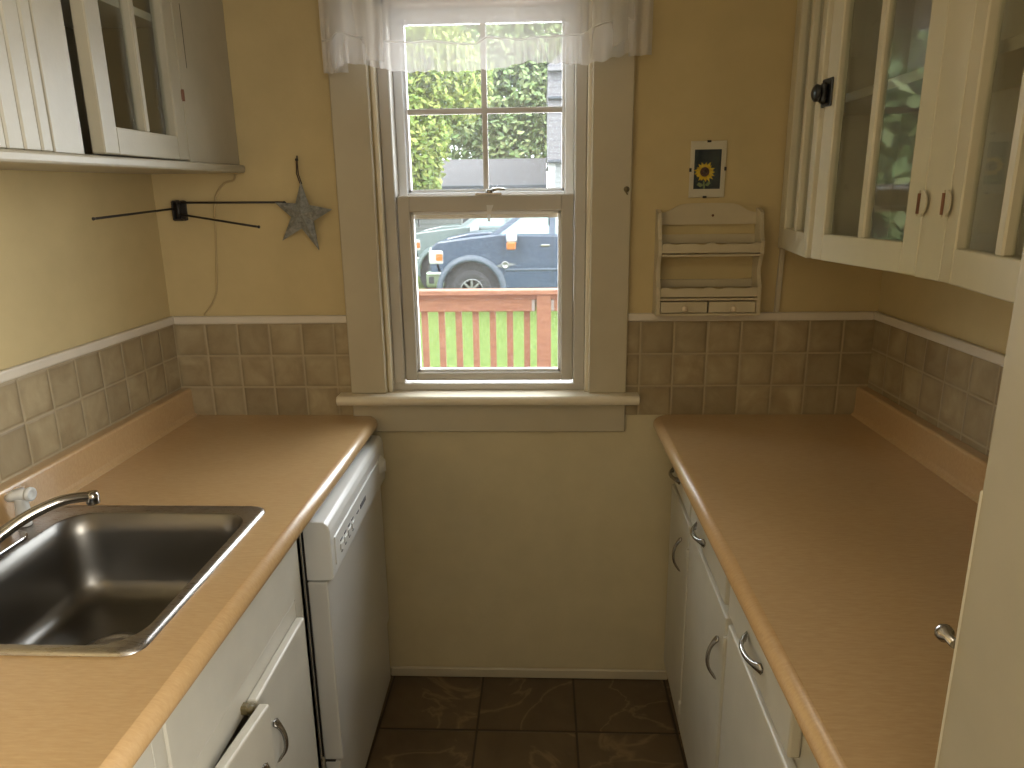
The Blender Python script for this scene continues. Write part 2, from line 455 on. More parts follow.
# sash lock
k = MB(); k.box(-.19, -.115, .036, .062, 1.556, 1.561, bev=.001); k.lathe([(0, 1.561), (.012, 1.561), (.011, 1.570), (0, 1.571)], (-.15, .049, 0))
k.tube([(-.15, .049, 1.568), (-.125, .042, 1.571), (-.105, .040, 1.570)], [.006, .005, .004], 8)
obj('sash_lock', k, PULLM, low)
k = MB(); k.prism([(-.158, 1.528), (-.138, 1.528), (-.146, 1.508), (-.149, 1.482), (-.155, 1.482)], .030, .033, 'XZ')
obj('vent_latch_tab', k, TABM, low)
k = MB(); k.box(sx0 + .045, sx1 - .045, .068, .080, 1.490, 1.512, bev=.001)
obj('screen_rail', k, CASING, win)
# little tilt pins in the top of lower pane
for px in (-.36, .02):
    obj('screen_pin', bx(px - .002, px + .002, .068, .072, 1.468, 1.49, bev=.0005), GUTTER, win)
k = MB(); k.lathe([(0, -.026), (.006, -.025), (.008, -.021)], (.232, 0, 1.565), 'Y'); k.tube([(.232, -.022, 1.566), (.229, -.030, 1.558), (.233, -.034, 1.551)], .002, 6)
tag(obj('tieback_hook', k, CASTER, None, (.232, -.021, 1.565)), 'tiny dark hook on the right window casing', 'hook')

# ------------------------------------------------------------------ curtain
def interp(t, pts):
    for (a, b), (c, d) in zip(pts, pts[1:]):
        if t <= c:
            f = (t - a) / max(1e-9, c - a); return b + (d - b) * max(0, f)
    return pts[-1][1]
cur = thing('valance', (-.16, -.07, 2.15), 'sheer white gathered valance with ruffled hem hanging over the window', 'curtain')
BOT = [(-.60, 1.872), (-.53, 1.872), (-.47, 1.880), (-.43, 1.878), (-.37, 1.868), (-.25, 1.866), (-.15, 1.868), (-.08, 1.873), (-.03, 1.886), (.02, 1.882), (.10, 1.876), (.15, 1.872), (.20, 1.893), (.235, 1.908)]
SEAM = [(-.60, 1.944), (-.52, 1.956), (-.47, 1.944), (-.40, 1.940), (-.30, 1.938), (-.17, 1.930), (-.14, 1.946), (-.05, 1.934), (-.02, 1.944), (.10, 1.946), (.17, 1.966), (.22, 1.985), (.235, 1.975)]
XA, XB = -.572, .234
def fold(x, a):
    return a * (sin(x * 31. + .6) * .9 + .5 * sin(x * 57. + 1.7) + .3 * sin(x * 17))
def ysurf(x, z):
    a = .010 + .016 * (1 - min(1, max(0, (z - 1.87) / .3)))
    edge = 1.35 if x < -.42 or x > .10 else .35
    return -.068 + fold(x, a * edge) - (.018 if x < -.42 or x > .12 else 0)
NX = 240
rows = []
for i in range(17):
    t = i / 16; row = []
    for j in range(NX + 1):
        x = XA + (XB - XA) * j / NX; zs = interp(x, SEAM); z = 2.16 + (zs - 2.16) * t
        row.append((x, ysurf(x, z), z))
    rows.append(row)
obj('cloth', MB().grid(rows), SHEER, cur)
rows = []
for i in range(9):
    t = i / 8; row = []
    for j in range(NX * 3 + 1):
        x = XA + (XB - XA) * j / (NX * 3); zs = interp(x, SEAM); zb = interp(x, BOT); z = zs + (zb - zs) * t
        g = .0045 * t ** .6 * (sin(x * 330 + 2 * sin(x * 40)) + .5 * sin(x * 510)) * (.5 + .5 * sin(x * 23 + 1))
        row.append((x, ysurf(x, z) - .006 * sin(pi * t) + g - .003, z + .002 * sin(x * 150) * t))
    rows.append(row)
obj('ruffle', MB().grid(rows), SHEER2, cur)
k = MB(); k.tube([(x_, ysurf(x_, interp(x_, SEAM)) - .004, interp(x_, SEAM)) for x_ in [XA + (XB - XA) * j / 120 for j in range(121)]], .0028, 6)
obj('seam', k, SHEER2, cur)
# folded layers at both ends: hem turned back on itself
def flap(x0, x1, zt, zb0, zb1, y, name, m=SHEER2):
    P = []
    for i in range(7):
        t = i / 6; row = []
        for j in range(21):
            u = j / 20; x = x0 + (x1 - x0) * u
            zb = zb0 + (zb1 - zb0) * u; z = zt + (zb - zt) * t
            row.append((x, y + .005 * sin(u * 13 + t), z))
        P.append(row)
    obj(name, MB().grid(P), m, cur)
flap(-.576, -.51, 2.16, 1.872, 1.872, -.050, 'side_return')
flap(-.50, -.40, 2.16, 1.895, 1.886, -.112, 'fold_layer', SHEER)
flap(.225, .285, 2.16, 1.897, 1.900, -.045, 'side_return')
flap(.125, .215, 2.16, 1.880, 1.925, -.112, 'fold_layer', SHEER)
k = MB(); k.tube([(-.66, -.055, 2.17), (.33, -.055, 2.17)], .008, 12)
k.box(-.655, -.645, -.06, 0, 2.155, 2.185); k.box(.31, .32, -.06, 0, 2.155, 2.185)
tag(obj('curtain_rod', k, CASING, None, (-.16, -.055, 2.17)), 'slim curtain rod above the window', 'curtain rod')

# ------------------------------------------------------------------ worktops
def counter(name, xw, xf, y0, y1, label, hole=None, lipx=None):
    # profile along Y with bullnose front at xf; xw wall side
    t = .040; sgn = 1 if xf > xw else -1
    th = thing(name, ((xw + xf) / 2, (y0 + y1) / 2, CT - t), label, 'countertop')
    def edge_prof():
        pr = []
        r = t / 2
        for i in range(13):
            a = pi / 2 - pi * i / 12
            pr.append((xf - sgn * r + sgn * r * cos(a), CT - r + r * sin(a)))
        return pr
    k = MB()
    # slab with rounded far front corner: stack of outline rings
    def outline(inset):
        cr = .040; xo = xf - sgn * inset; yo = y1
        pts = [(xw, y0), (xo, y0)]
        for i in range(9):
            a = (pi / 2) * i / 8
            pts.append((xo - sgn * cr + sgn * cr * cos(a), yo - cr + cr * sin(a)))
        pts.append((xw, yo)); return pts
    rings = []
    r = t / 2
    for i in range(11):
        a = -pi / 2 + pi * i / 10
        ins = r * (1 - cos(a)); z = CT - r + r * sin(a)
        rings.append([(x, y, z) for x, y in outline(ins)])
    b = bmesh.new(); G = [[b.verts.new(p) for p in rg] for rg in rings]; n = len(G[0])
    for i in range(10):
        for j in range(n):
            f = b.faces.new((G[i][j], G[i][(j + 1) % n], G[i + 1][(j + 1) % n], G[i + 1][j])); f.smooth = True
    b.faces.new(G[0][::-1])
    top = G[-1]
    if hole is None:
        b.faces.new(top)
    else:
        hv = [b.verts.new((x, y, CT)) for x, y in hole]
        he = [b.edges.new((hv[i], hv[(i + 1) % len(hv)])) for i in range(len(hv))]
        te = [b.edges.get((top[i], top[(i + 1) % n])) for i in range(n)]
        bmesh.ops.triangle_fill(b, edges=he + te, use_beauty=True)
        hb = [b.verts.new((x, y, CT - .02)) for x, y in hole]
        for i in range(len(hv)): b.faces.new((hv[i], hv[(i + 1) % len(hv)], hb[(i + 1) % len(hv)], hb[i]))
        # drop any filled face inside the hole
        cx = sum(p[0] for p in hole) / len(hole); cy = sum(p[1] for p in hole) / len(hole)
        xs = [p[0] for p in hole]; ys = [p[1] for p in hole]
        rm = [f for f in b.faces if abs(f.calc_center_median().z - CT) < 1e-4 and all(v in hv for v in f.verts)]
        bmesh.ops.delete(b, geom=rm, context='FACES_ONLY')
        # underside would close the bowl: remove it too and leave only a rim
        lowf = [f for f in b.faces if len(f.verts) == n and abs(f.calc_center_median().z - (CT - t)) < 1e-4]
        bmesh.ops.delete(b, geom=lowf, context='FACES_ONLY')
    bmesh.ops.recalc_face_normals(b, faces=b.faces[:])
    k._add(b)
    obj('worktop', k, LAM, th)
    # backsplash lip with cove
    lt = .030; h = .085; xl = xw + sgn * lt
    pr = [(xw, CT - .002), (xl + sgn * .010, CT - .002), (xl + sgn * .008, CT + .002), (xl + sgn * .002, CT + .008), (xl, CT + .016), (xl, CT + h - .006), (xl - sgn * .002, CT + h - .002), (xl - sgn * .006, CT + h), (xw, CT + h)]
    obj('backsplash_lip', MB().prism(pr, y0, y1 - .001, 'XZ'), LAM, th)
    return th
SX0, SX1, SY0, SY1 = -1.055, -.581, -1.187, -.678     # sink outer rim
def rrect(x0, x1, y0, y1, r, n=8):
    pts = []
    for cx, cy, a0 in ((x1 - r, y1 - r, 0), (x0 + r, y1 - r, pi / 2), (x0 + r, y0 + r, pi), (x1 - r, y0 + r, 3 * pi / 2)):
        for i in range(n + 1):
            a = a0 + pi / 2 * i / n; pts.append((cx + r * cos(a), cy + r * sin(a)))
    return pts
counter('countertop', XL + .0085, -.494, -2.3, -.0045, 'long maple laminate worktop holding the steel sink', hole=rrect(SX0 + .008, SX1 - .008, SY0 + .008, SY1 - .008, .03))
counter('countertop', XR - .0085, .325, -1.42, -.0045, 'bare maple laminate worktop under the glass-doored cabinets')

# ------------------------------------------------------------------ sink
snk = thing('sink', ((SX0 + SX1) / 2, (SY0 + SY1) / 2, CT - .17), 'stainless steel drop-in sink set in the left worktop', 'sink')
B0 = (-.984, -.604, -1.164, -.722)   # bowl opening
rg = []
def ring(x0, x1, y0, y1, r, z): rg.append([(x, y, z) for x, y in rrect(x0, x1, y0, y1, r)])
ring(SX0, SX1, SY0, SY1, .032, CT + .0006); ring(SX0 + .001, SX1 - .001, SY0 + .001, SY1 - .001, .032, CT + .004)
ring(SX0 + .006, SX1 - .006, SY0 + .006, SY1 - .006, .032, CT + .007)
ring(B0[0] - .004, B0[1] + .003, B0[2] - .004, B0[3] + .004, .06, CT + .006)
obj('rim', MB().grid(rg, closed=True), STEEL, snk)
rg = []
ring(B0[0] - .004, B0[1] + .003, B0[2] - .004, B0[3] + .004, .06, CT + .006)
ring(B0[0], B0[1], B0[2], B0[3], .06, CT + .003)
for t_ in (.25, .5, .75): ring(B0[0] + .012 * t_ + .002, B0[1] - .012 * t_ - .002, B0[2] + .012 * t_ + .002, B0[3] - .012 * t_ - .002, .062, CT - .14 * t_)
for i in range(1, 7):
    a = pi / 2 * i / 6; q = .045 * (1 - cos(a)); zz = CT - .125 - .045 * sin(a)
    ring(B0[0] + .014 + q, B0[1] - .014 - q, B0[2] + .014 + q, B0[3] - .014 - q, .062, zz)
for t_ in (.35, .7, .9):
    q = .045 + .10 * t_
    ring(B0[0] + .014 + q, B0[1] - .014 - q, B0[2] + .014 + q * 1.1, B0[3] - .014 - q * 1.1, .06 * (1 - t_ * .4), CT - .17 - .004 * t_)
k = MB().grid(rg, closed=True); 
k.poly([(x, y, z) for x, y, z in rg[-1]])
obj('bowl', k, BOWL, snk)
k = MB(); dc = ((B0[0] + B0[1]) / 2 - .01, (B0[2] + B0[3]) / 2 + .012, CT - .174)
k.lathe([(.056, .001), (.055, .004), (.046, .0035), (.040, -.0005), (.02, -.0012), (.006, 0), (.005, .006), (0, .007)], dc, n=32)
obj('drain', k, STEEL, snk)

# faucet
fc = thing('faucet', (-1.018, -.93, CT + .006), 'chrome single lever faucet with a low curved spout over the sink', 'faucet')
k = MB(); pl = rrect(-1.043, -.992, -1.055, -.822, .0255)
k.prism([(x, y) for x, y in pl], CT + .0065, CT + .016, 'XY', .003)
obj('deck_plate', k, CHROME, fc)
k = MB(); k.lathe([(.026, 0), (.025, .006), (.021, .012), (.021, .05), (.019, .058), (0, .06)], (-1.018, -.93, CT + .016))
obj('body', k, CHROME, fc)
SP = [(-1.018, -.930, .938), (-1.008, -.920, .948), (-.990, -.900, .963), (-.968, -.876, .979), (-.945, -.851, .990), (-.922, -.827, .996), (-.902, -.806, .994), (-.890, -.793, .990)]
def smooth_path(P, n=6):
    P = [V(p) for p in P]; out = []
    for i in range(len(P) - 1):
        p0, p1, p2, p3 = P[max(i - 1, 0)], P[i], P[i + 1], P[min(i + 2, len(P) - 1)]
        for j in range(n):
            t = j / n
            out.append(.5 * ((2 * p1) + (p2 - p0) * t + (2 * p0 - 5 * p1 + 4 * p2 - p3) * t * t + (3 * p1 - p0 - 3 * p2 + p3) * t ** 3))
    out.append(P[-1]); return out
sp_ = smooth_path(SP); n_ = len(sp_)
k = MB(); k.tube(sp_, [.0125 - .003 * i / (n_ - 1) for i in range(n_)], 14)
obj('spout', k, CHROME, fc)
k = MB(); k.lathe([(0, .011), (.0105, .010), (.0125, .004), (.0125, -.012), (.011, -.014), (.007, -.014), (.006, -.010), (0, -.010)], (-.886, -.789, .988))
obj('aerator', k, CHROME, fc)
k = MB(); k.lathe([(.018, 0), (.017, .01), (0, .014)], (-1.018, -.93, CT + .076))
k.tube([(-1.018, -.93, CT + .080), (-1.040, -.88, CT + .078), (-1.055, -.825, CT + .074)], [.007, .006, .005], 10, sq=.6)
obj('lever', k, CHROME, fc)

# side sprayer
spr = thing('side_sprayer', (-1.040, -.78, CT + .0075), 'pale plastic side sprayer standing beside the faucet', 'sprayer')
k = MB(); k.lathe([(.0118, 0), (.0118, .006), (.0115, .010), (.011, .016)], (-1.040, -.78, CT + .0075))
obj('holder', k, SPRAYM, spr)
k = MB(); k.lathe([(.0140, .010), (.0135, .03), (.012, .05), (.0125, .066), (.010, .076), (0, .078)], (-1.040, -.78, CT + .0075))
obj('handle', k, SPRAYM, spr)
k = MB(); k.tube([(-1.062, -.786, .982), (-1.05, -.785, .987), (-1.035, -.783, .990), (-1.020, -.782, .991)], [.008, .011, .0115, .0115], 14)
k.lathe([(.0135, 0), (.0145, .004), (.0135, .009), (.009, .0095), (.007, .007), (0, .007)], (-1.022, -.782, .990), 'X', 20)
obj('spray_head', k, SPRAYM, spr)

# ------------------------------------------------------------------ pulls
def pull_mesh(T, L=.098, h=.026):
    k = MB(T); N = 24; P = []
    # local: length along x, out along +z from the face z=0
    for i in range(N + 1):
        t = -1 + 2 * i / N; x = t * L / 2
        e = abs(t)
        z = .003 + h * (1 - e ** 2.2)
        wd = .0055 + .0085 * max(0, (e - .55) / .45) ** 1.5 if e < .93 else .014 * (1 - (e - .93) / .07 * .75)
        th = .0035 if e < .7 else .0035 - .0015 * (e - .7) / .3
        P.append([(x, -wd, z - th), (x, -wd * .6, z + th * .6), (x, 0, z + th), (x, wd * .6, z + th * .6), (x, wd, z - th), (x, 0, z - th * .9)])
    k.grid(P, closed=True)
    k.poly(P[0]); k.poly(P[-1][::-1])
    bmesh.ops.recalc_face_normals(k.bm, faces=k.bm.faces[:])
    return k
def frame_T(o, ex, ey, ez):
    return Mx(((ex[0], ey[0], ez[0], o[0]), (ex[1], ey[1], ez[1], o[1]), (ex[2], ey[2], ez[2], o[2]), (0, 0, 0, 1)))

# ------------------------------------------------------------------ right base cabinet
FX, DX = .412, .392
rb = thing('base_cabinet', (.67, -.72, 0), 'white base cabinet with chrome pulls under the right worktop', 'cabinet')
k = MB()
k.box(FX + .035, .93, -1.40, -.006, 0, .09, bev=.002)              # plinth, recessed
k.box(FX, .93, -1.40, -1.385, .0, .874, bev=.002); k.box(FX, .93, -.022, -.006, 0, .874, bev=.002)
k.box(.915, .93, -1.40, -.022, .09, .874, bev=0); k.box(FX, .93, -1.40, -.022, .09, .105, bev=0)
for a, b in ((-.033, -.006), (-.345, -.305), (-.77, -.73), (-1.40, -1.135)): k.box(FX, FX + .02, a, b, 0, .874, bev=.001)
for a, b in ((-.31, -.03), (-.735, -.34), (-1.14, -.765)):
    k.box(FX, FX + .02, a, b, .855, .874, bev=.001); k.box(FX, FX + .02, a, b, .685, .735, bev=.001); k.box(FX, FX + .02, a, b, .0, .10, bev=.001)
obj('body', k, CABW, rb)
def front_R(kind, y0, y1, z0, z1, pull=None):
    k = MB(); k.box(DX, FX - .0005, y0, y1, z0, z1, bev=.004, seg=2)
    o = obj(kind, k, CABW, rb)
    if pull:
        yc, zc, vert = pull
        if vert: T = frame_T((DX, yc, zc), (0, 0, 1), (0, 1, 0), (-1, 0, 0))
        else: T = frame_T((DX, yc, zc), (0, 1, 0), (0, 0, 1), (-1, 0, 0))
        obj('pull', pull_mesh(T, .102, .020), PULLM, o)
    return o
front_R('door', -.318, -.022, .080, .702, (-.232, .575, True))
front_R('door', -.742, -.332, .080, .702, (-.700, .580, True))
front_R('door', -1.142, -.760, .080, .702, None)
front_R('drawer', -.318, -.024, .722, .862, (-.12, .768, False))
front_R('drawer', -.724, -.334, .722, .862, (-.472, .757, False))
front_R('drawer', -1.142, -.754, .722, .862, (-.952, .772, False))
for y, zz in ((-.325, (.62, .15)), (-.751, (.645,))):
    for z in zz:
        k = MB(); k.tube([(DX - .001, y, z - .02), (DX - .001, y, z + .02)], .004, 8)
        k.box(DX - .002, FX, y - .007, y + .007, z - .018, z + .018, bev=.001)
        obj('hinge', k, CABW, rb)
rb.rotation_euler.z = R(-1.26)
rb.location = Mx.Translation((.392, 0, 0)) @ Mx.Rotation(R(-1.26), 4, 'Z') @ Mx.Translation((-.392, 0, 0)) @ V((.67, -.72, 0))

# ------------------------------------------------------------------ sink base cabinet (left)
LX, LDX = -.520, -.500
sb = thing('base_cabinet', (-.80, -1.35, 0), 'white sink cabinet with one door ajar below the left worktop', 'cabinet')
k = MB()
k.box(XL + .01, LX - .06, -2.0, -.690, 0, .09, bev=0)
k.box(XL + .01, LX, -.705, -.686, 0, .874, bev=.001); k.box(XL + .01, LX, -2.0, -1.985, 0, .874, bev=0)
k.box(XL + .01, XL + .025, -2.0, -.70, .09, .70, bev=0); k.box(XL + .01, LX, -2.0, -.70, .09, .105, bev=0)
k.box(LX - .02, LX, -.745, -.686, .0, .874, bev=.0015); k.box(LX - .02, LX, -1.985, -.745, .680, .7375, bev=.0015)
k.box(LX - .02, LX, -1.985, -.745, .09, .115, bev=.0015); k.box(LX - .02, LX, -1.28, -1.25, .7375, .874, bev=.0015)
k.box(LX - .02, LX, -1.985, -1.285, .09, .70, bev=.001)
obj('body', k, CABW, sb)
obj('false_front', bx(LX - .018, LX + .003, -1.25, -.747, .739, .874, bev=.003), CABW, sb)
obj('false_front', bx(LX - .018, LX + .003, -1.80, -1.282, .739, .874, bev=.003), CABW, sb)
def pull_L(Tdoor, yc, zc, o):
    obj('pull', pull_mesh(Tdoor @ frame_T((.0, yc, zc), (0, 0, 1), (0, -1, 0), (1, 0, 0)), .088, .018), PULLM, o)
dA = obj('door', bx(LX + .0005, LDX, -1.010, -.752, .10, .702, bev=.004, seg=2), CABW, sb)
pull_L(Mx.Translation((LDX, 0, 0)), -.955, .572, dA)
TB_ = Mx.Translation((LX + .001, -1.288, 0)) @ Mx.Rotation(R(-5.5), 4, 'Z')
k = MB(TB_); k.box(0, .020, .0, .272, .10, .705, bev=.004, seg=2)
dB = obj('door', k, CABW, sb); dB['label'] = 'sink cabinet door standing ajar'
obj('pull', pull_mesh(TB_ @ frame_T((.020, .225, .575), (0, 0, 1), (0, -1, 0), (1, 0, 0)), .088, .018), PULLM, dB)
k = MB(); k.box(LX - .012, LX + .012, -1.032, -1.016, .688, .706, bev=.003); k.lathe([(0, -.006), (.007, -.006), (.007, .006), (0, .006)], (LX + .014, -1.024, .697), 'Z', 12)
obj('roller_catch', k, CASTER, sb)

# ------------------------------------------------------------------ dishwasher
dw = thing('dishwasher', (-.79, -.33, 0), 'white built-in dishwasher at the end of the left worktop', 'dishwasher')
DY0, DY1, PX, CX = -.632, -.032, -.486, -.471
k = MB(); k.box(-1.06, -.535, DY0 + .01, DY1 - .004, .10, .868, bev=.003); k.box(-1.06, -.552, DY0 + .01, DY1 - .004, .0, .10, bev=.0)
obj('tub', k, CASING, dw)
obj('door_panel', bx(-.532, PX, DY0, DY1, .232, .712, bev=.004, seg=2), WHITEA, dw)
obj('kick_plate', bx(-.530, -.494, DY0, DY1, .008, .226, bev=.003), WHITEA, dw)
k = MB(); pr = [(-.532, .716), (CX - .006, .716), (CX - .001, .720), (CX, .728), (CX, .836), (CX - .004, .850), (CX - .012, .858), (-.532, .862)]
k.prism(pr, DY0, DY1, 'XZ', .0025, 2)
cp = obj('control_panel', k, WHITEB, dw)
k = MB(); k.box(CX - .002, CX + .003, DY0 + .025, DY1 - .09, .742, .812, bev=.002)
obj('button_plate', k, WHITEB, cp)
random.seed(11)
def lab(name, y0, y1, z0, z1): obj(name, bx(CX + .003, CX + .0042, y0, y1, z0, z1, bev=.0003), GREYP, cp)
for i in range(4):
    y = DY0 + .06 + i * .036
    k = MB(); k.box(CX + .0025, CX + .006, y, y + .026, .760, .776, bev=.0012)
    obj('push_button', k, WHITEB, cp)
    lab('button_mark', y + .004, y + .022, .781, .785); lab('button_mark', y + .007, y + .018, .752, .7555)
lab('maker_mark', DY0 + .265, DY0 + .325, .770, .782)
lab('indicator_mark', DY0 + .225, DY0 + .245, .774, .778)
k = MB(); k.lathe([(.030, 0), (.030, .006), (.027, .009), (.022, .010), (.020, .017), (0, .018)], (CX - .004, DY1 - .062, .785), 'X', 28); k.box(CX + .008, CX + .017, DY1 - .064, DY1 - .060, .767, .803, bev=.001)
obj('dial', k, WHITEB, cp)
obj('door_gasket', bx(-.538, -.531, DY0 + .004, DY1 - .004, .236, .86, bev=.001), BLACK, dw)
# metal strip in the gap beside it
k = MB(); k.box(-.545, -.528, -.662, -.654, .10, .866, bev=.001)
obj('side_trim', k, PULLM, dw)
obj('foot', MB().lathe([(.016, 0), (.016, .008), (.008, .010), (.008, .05)], (-.545, DY0 + .03, .0)), BLACK, dw)
obj('hinge_foot', bx(-.53, -.505, DY0 + .002, DY0 + .03, .2215, .2315, bev=.001), IRON, dw)

_q = V((-.486, -.632, 0)); _Rz = Mx.Rotation(R(1.15), 4, 'Z')
dw.rotation_euler.z = R(1.15); dw.location = _q + _Rz @ (V((-.79, -.33, 0)) - _q)

# ------------------------------------------------------------------ pantry at right foreground
PXF = .372
pn = thing('pantry_cupboard', (.66, -1.69, 0), 'tall cream pantry cupboard at the near end of the right worktop', 'cupboard')
k = MB(); k.box(PXF + .012, XR - .006, -1.92, -1.462, .0, 2.30, bev=.002)
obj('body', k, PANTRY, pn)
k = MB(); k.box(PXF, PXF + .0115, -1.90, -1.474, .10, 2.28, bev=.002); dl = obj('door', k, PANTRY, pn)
k = MB(); k.box(PXF - .0012, PXF + .004, -1.4765, -1.4735, .12, 1.300, bev=.001); obj('edge_strip', k, CABW, dl)
k = MB(); k.lathe([(.0045, 0), (.0045, .010), (.008, .014), (.0085, .019), (.006, .023), (0, .024)], (PXF - .0005, -1.4735, 1.150), 'Y', 18)
obj('knob', k, PULLM, dl)

# ------------------------------------------------------------------ wall cabinets
def glazed_door(T, w, h, t, st, br, mw, parent, m, name='door', label=None, tr=.055, skew=0.):
    """local x 0..w from hinge, y 0..t inward (0 is the outer face), z 0..h"""
    k = MB(T)
    k.box(0, st, 0, t, 0, h, bev=.0025); k.box(w - st, w, 0, t, 0, h, bev=.0025)
    k.box(st - .001, w - st + .001, 0.0003, t, 0, br, bev=.002); k.box(st - .001, w - st + .001, 0.0003, t, h - tr, h, bev=.002)
    o = obj(name, k, m, parent)
    if label: o['label'] = label
    k = MB(T); k.box(w / 2 - mw / 2, w / 2 + mw / 2, .002, t - .002, br - .001, h - tr + .001, bev=.003)
    obj('muntin', k, m, o)
    for a, b in ((st, w / 2 - mw / 2), (w / 2 + mw / 2, w - st)):
        xm_ = (a + b) / 2
        k = MB(T @ Mx.Translation((xm_, t * .62, 0)) @ Mx.Rotation(skew, 4, 'Z')); k.box(a - .002 - xm_, b + .002 - xm_, 0, .0025, br - .002, h - tr + .002, bev=0)
        obj('glass_pane', k, GLASS, o)
    return o
def leafhinge(T, parent, m=CAB):
    """butterfly hinge, local x across the joint, y outwards is -y, z up"""
    k = MB(T)
    for sx in (-1, 1):
        pts = [(sx * .003, -.021), (sx * .010, -.021), (sx * .019, -.012), (sx * .021, 0), (sx * .019, .012), (sx * .010, .021), (sx * .003, .021)]
        if sx < 0: pts.reverse()
        k.prism([(x, z) for x, z in pts], -.0025, .0, 'XZ')
    o = obj('hinge', k, m, parent)
    k = MB(T); k.tube([(0, -.003, -.018), (0, -.003, .016)], .0032, 8)
    obj('hinge_pin', k, RUST, o)

# right
UB, UT, UFX = 1.403, 2.33, .655
uc = thing('wall_cabinet', (.805, -.8, UB), 'cream wall cabinet with glass doors ajar above the right worktop', 'cabinet')
k = MB()
k.box(XR - .012, XR - .001, -1.44, -.013, UB, UT, bev=0)
k.box(UFX + .02, XR - .012, -1.44, -.013, UB + .002, UB + .020, bev=0); k.box(UFX + .02, XR - .012, -1.44, -.013, UT - .018, UT, bev=0)
k.box(UFX + .024, XR - .012, -.030, -.013, UB, UT, bev=0); k.box(UFX + .02, XR - .012, -1.44, -1.422, UB, UT, bev=0)
obj('body', k, CABIN, uc)
k = MB()
for a, b in ((-.032, -.013), (-.842, -.764), (-1.44, -1.235)): k.box(UFX, UFX + .02, a, b, UB - .001, UT, bev=.0015)
k.box(UFX, UFX + .02, -1.235, -.842, UT - .03, UT, bev=.001); k.box(UFX, UFX + .02, -.764, -.032, UT - .03, UT, bev=.001)
obj('face_frame', k, CAB, uc)
for z in (1.765, 2.06): obj('shelf', bx(UFX + .035, XR - .013, -1.42, -.032, z - .020, z, bev=.001), CABW, uc)
def Tdoor_R(hy, ang, toward):
    # toward = +1: door runs from the hinge away from the viewer (+Y); -1: runs toward the viewer
    if toward > 0:
        ex = V((-sin(ang), cos(ang), 0)); ey = V((cos(ang), sin(ang), 0))
    else:
        ex = V((-sin(ang), -cos(ang), 0)); ey = V((cos(ang), -sin(ang), 0))
    return frame_T((UFX, hy, UB), ex, ey, (0, 0, 1))
DW_ = .366
d1 = glazed_door(Tdoor_R(-.030, R(8.5), -1), .350, UT - UB - .03, .022, .044, .055, .024, uc, CAB)
d2 = glazed_door(Tdoor_R(-.764, R(6.5), 1), .384, UT - UB - .03, .022, .048, .056, .022, uc, CAB, skew=R(-3.2))
d3 = glazed_door(Tdoor_R(-.842, R(9.), -1), .384, UT - UB - .03, .022, .048, .056, .024, uc, CAB)
leafhinge(Tdoor_R(-.764, R(3.2), 1) @ Mx.Translation((0, -.006, .125)), d2)
leafhinge(Tdoor_R(-.842, R(4.5), -1) @ Mx.Translation((0, -.006, .125)), d3)
# cupboard latch on the free edge of door 2
TL = Tdoor_R(-.764, R(6.5), 1) @ Mx.Translation((.374, 0, .352)) @ Mx.Scale(1.2, 4)
k = MB(TL); k.box(-.020, .020, -.004, 0, -.024, .024, bev=.0015); k.box(-.004, .030, -.010, -.001, -.012, .012, bev=.002)
k.box(-.010, .006, -.014, -.004, -.018, .016, bev=.003)
k.lathe([(.008, -.010), (.008, -.013), (.014, -.016), (.015, -.021), (.010, -.025), (0, -.026)], (.002, 0, 0), 'Y', 18)
obj('latch', k, BLACKLATCH, d2)

# left
LB, LT, LFX = 1.645, 2.33, -.846
lc = thing('wall_cabinet', (-.975, -.8, LB - .02), 'cream wall cabinet with beadboard front and one glass door above the sink', 'cabinet')
k = MB()
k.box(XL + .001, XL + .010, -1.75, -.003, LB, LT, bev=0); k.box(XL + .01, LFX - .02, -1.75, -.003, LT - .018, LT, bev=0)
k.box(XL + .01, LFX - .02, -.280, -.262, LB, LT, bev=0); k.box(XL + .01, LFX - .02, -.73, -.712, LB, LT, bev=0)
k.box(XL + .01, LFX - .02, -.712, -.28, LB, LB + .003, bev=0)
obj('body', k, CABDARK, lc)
k = MB()
k.box(LFX - .02, LFX, -.292, -.002, LB, LT, bev=.0015)
k.box(LFX - .02, LFX, -.785, -.702, LB, LT, bev=.0015)
k.box(LFX - .02, LFX, -.702, -.292, LT - .03, LT, bev=.0015)
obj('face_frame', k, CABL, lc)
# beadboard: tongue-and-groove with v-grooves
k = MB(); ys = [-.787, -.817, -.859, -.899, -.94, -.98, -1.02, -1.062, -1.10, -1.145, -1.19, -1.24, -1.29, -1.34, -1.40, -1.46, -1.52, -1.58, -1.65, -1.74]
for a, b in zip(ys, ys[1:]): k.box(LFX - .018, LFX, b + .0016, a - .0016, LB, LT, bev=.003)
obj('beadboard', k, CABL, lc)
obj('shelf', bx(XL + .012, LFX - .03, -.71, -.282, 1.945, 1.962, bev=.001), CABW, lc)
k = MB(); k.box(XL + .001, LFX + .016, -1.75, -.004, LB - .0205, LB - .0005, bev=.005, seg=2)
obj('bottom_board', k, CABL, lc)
Tl = frame_T((LFX, -.294, LB + .003), V((sin(R(3.2)), -cos(R(3.2)), 0)), V((-cos(R(3.2)), -sin(R(3.2)), 0)), (0, 0, 1))
ld = glazed_door(Tl, .378, LT - LB - .04, .026, .054, .052, .019, lc, CABL)
k = MB(); k.tube([(LFX + .001, -.291, 1.782), (LFX + .001, -.291, 1.808)], .0035, 8); k.box(LFX - .001, LFX + .0012, -.299, -.283, 1.785, 1.805, bev=.0005)
obj('hinge', k, RUST, lc)
obj('seam_gap', bx(LFX - .001, LFX + .0004, -.2545, -.2525, 1.86, 2.0, bev=0), BLACK, lc)
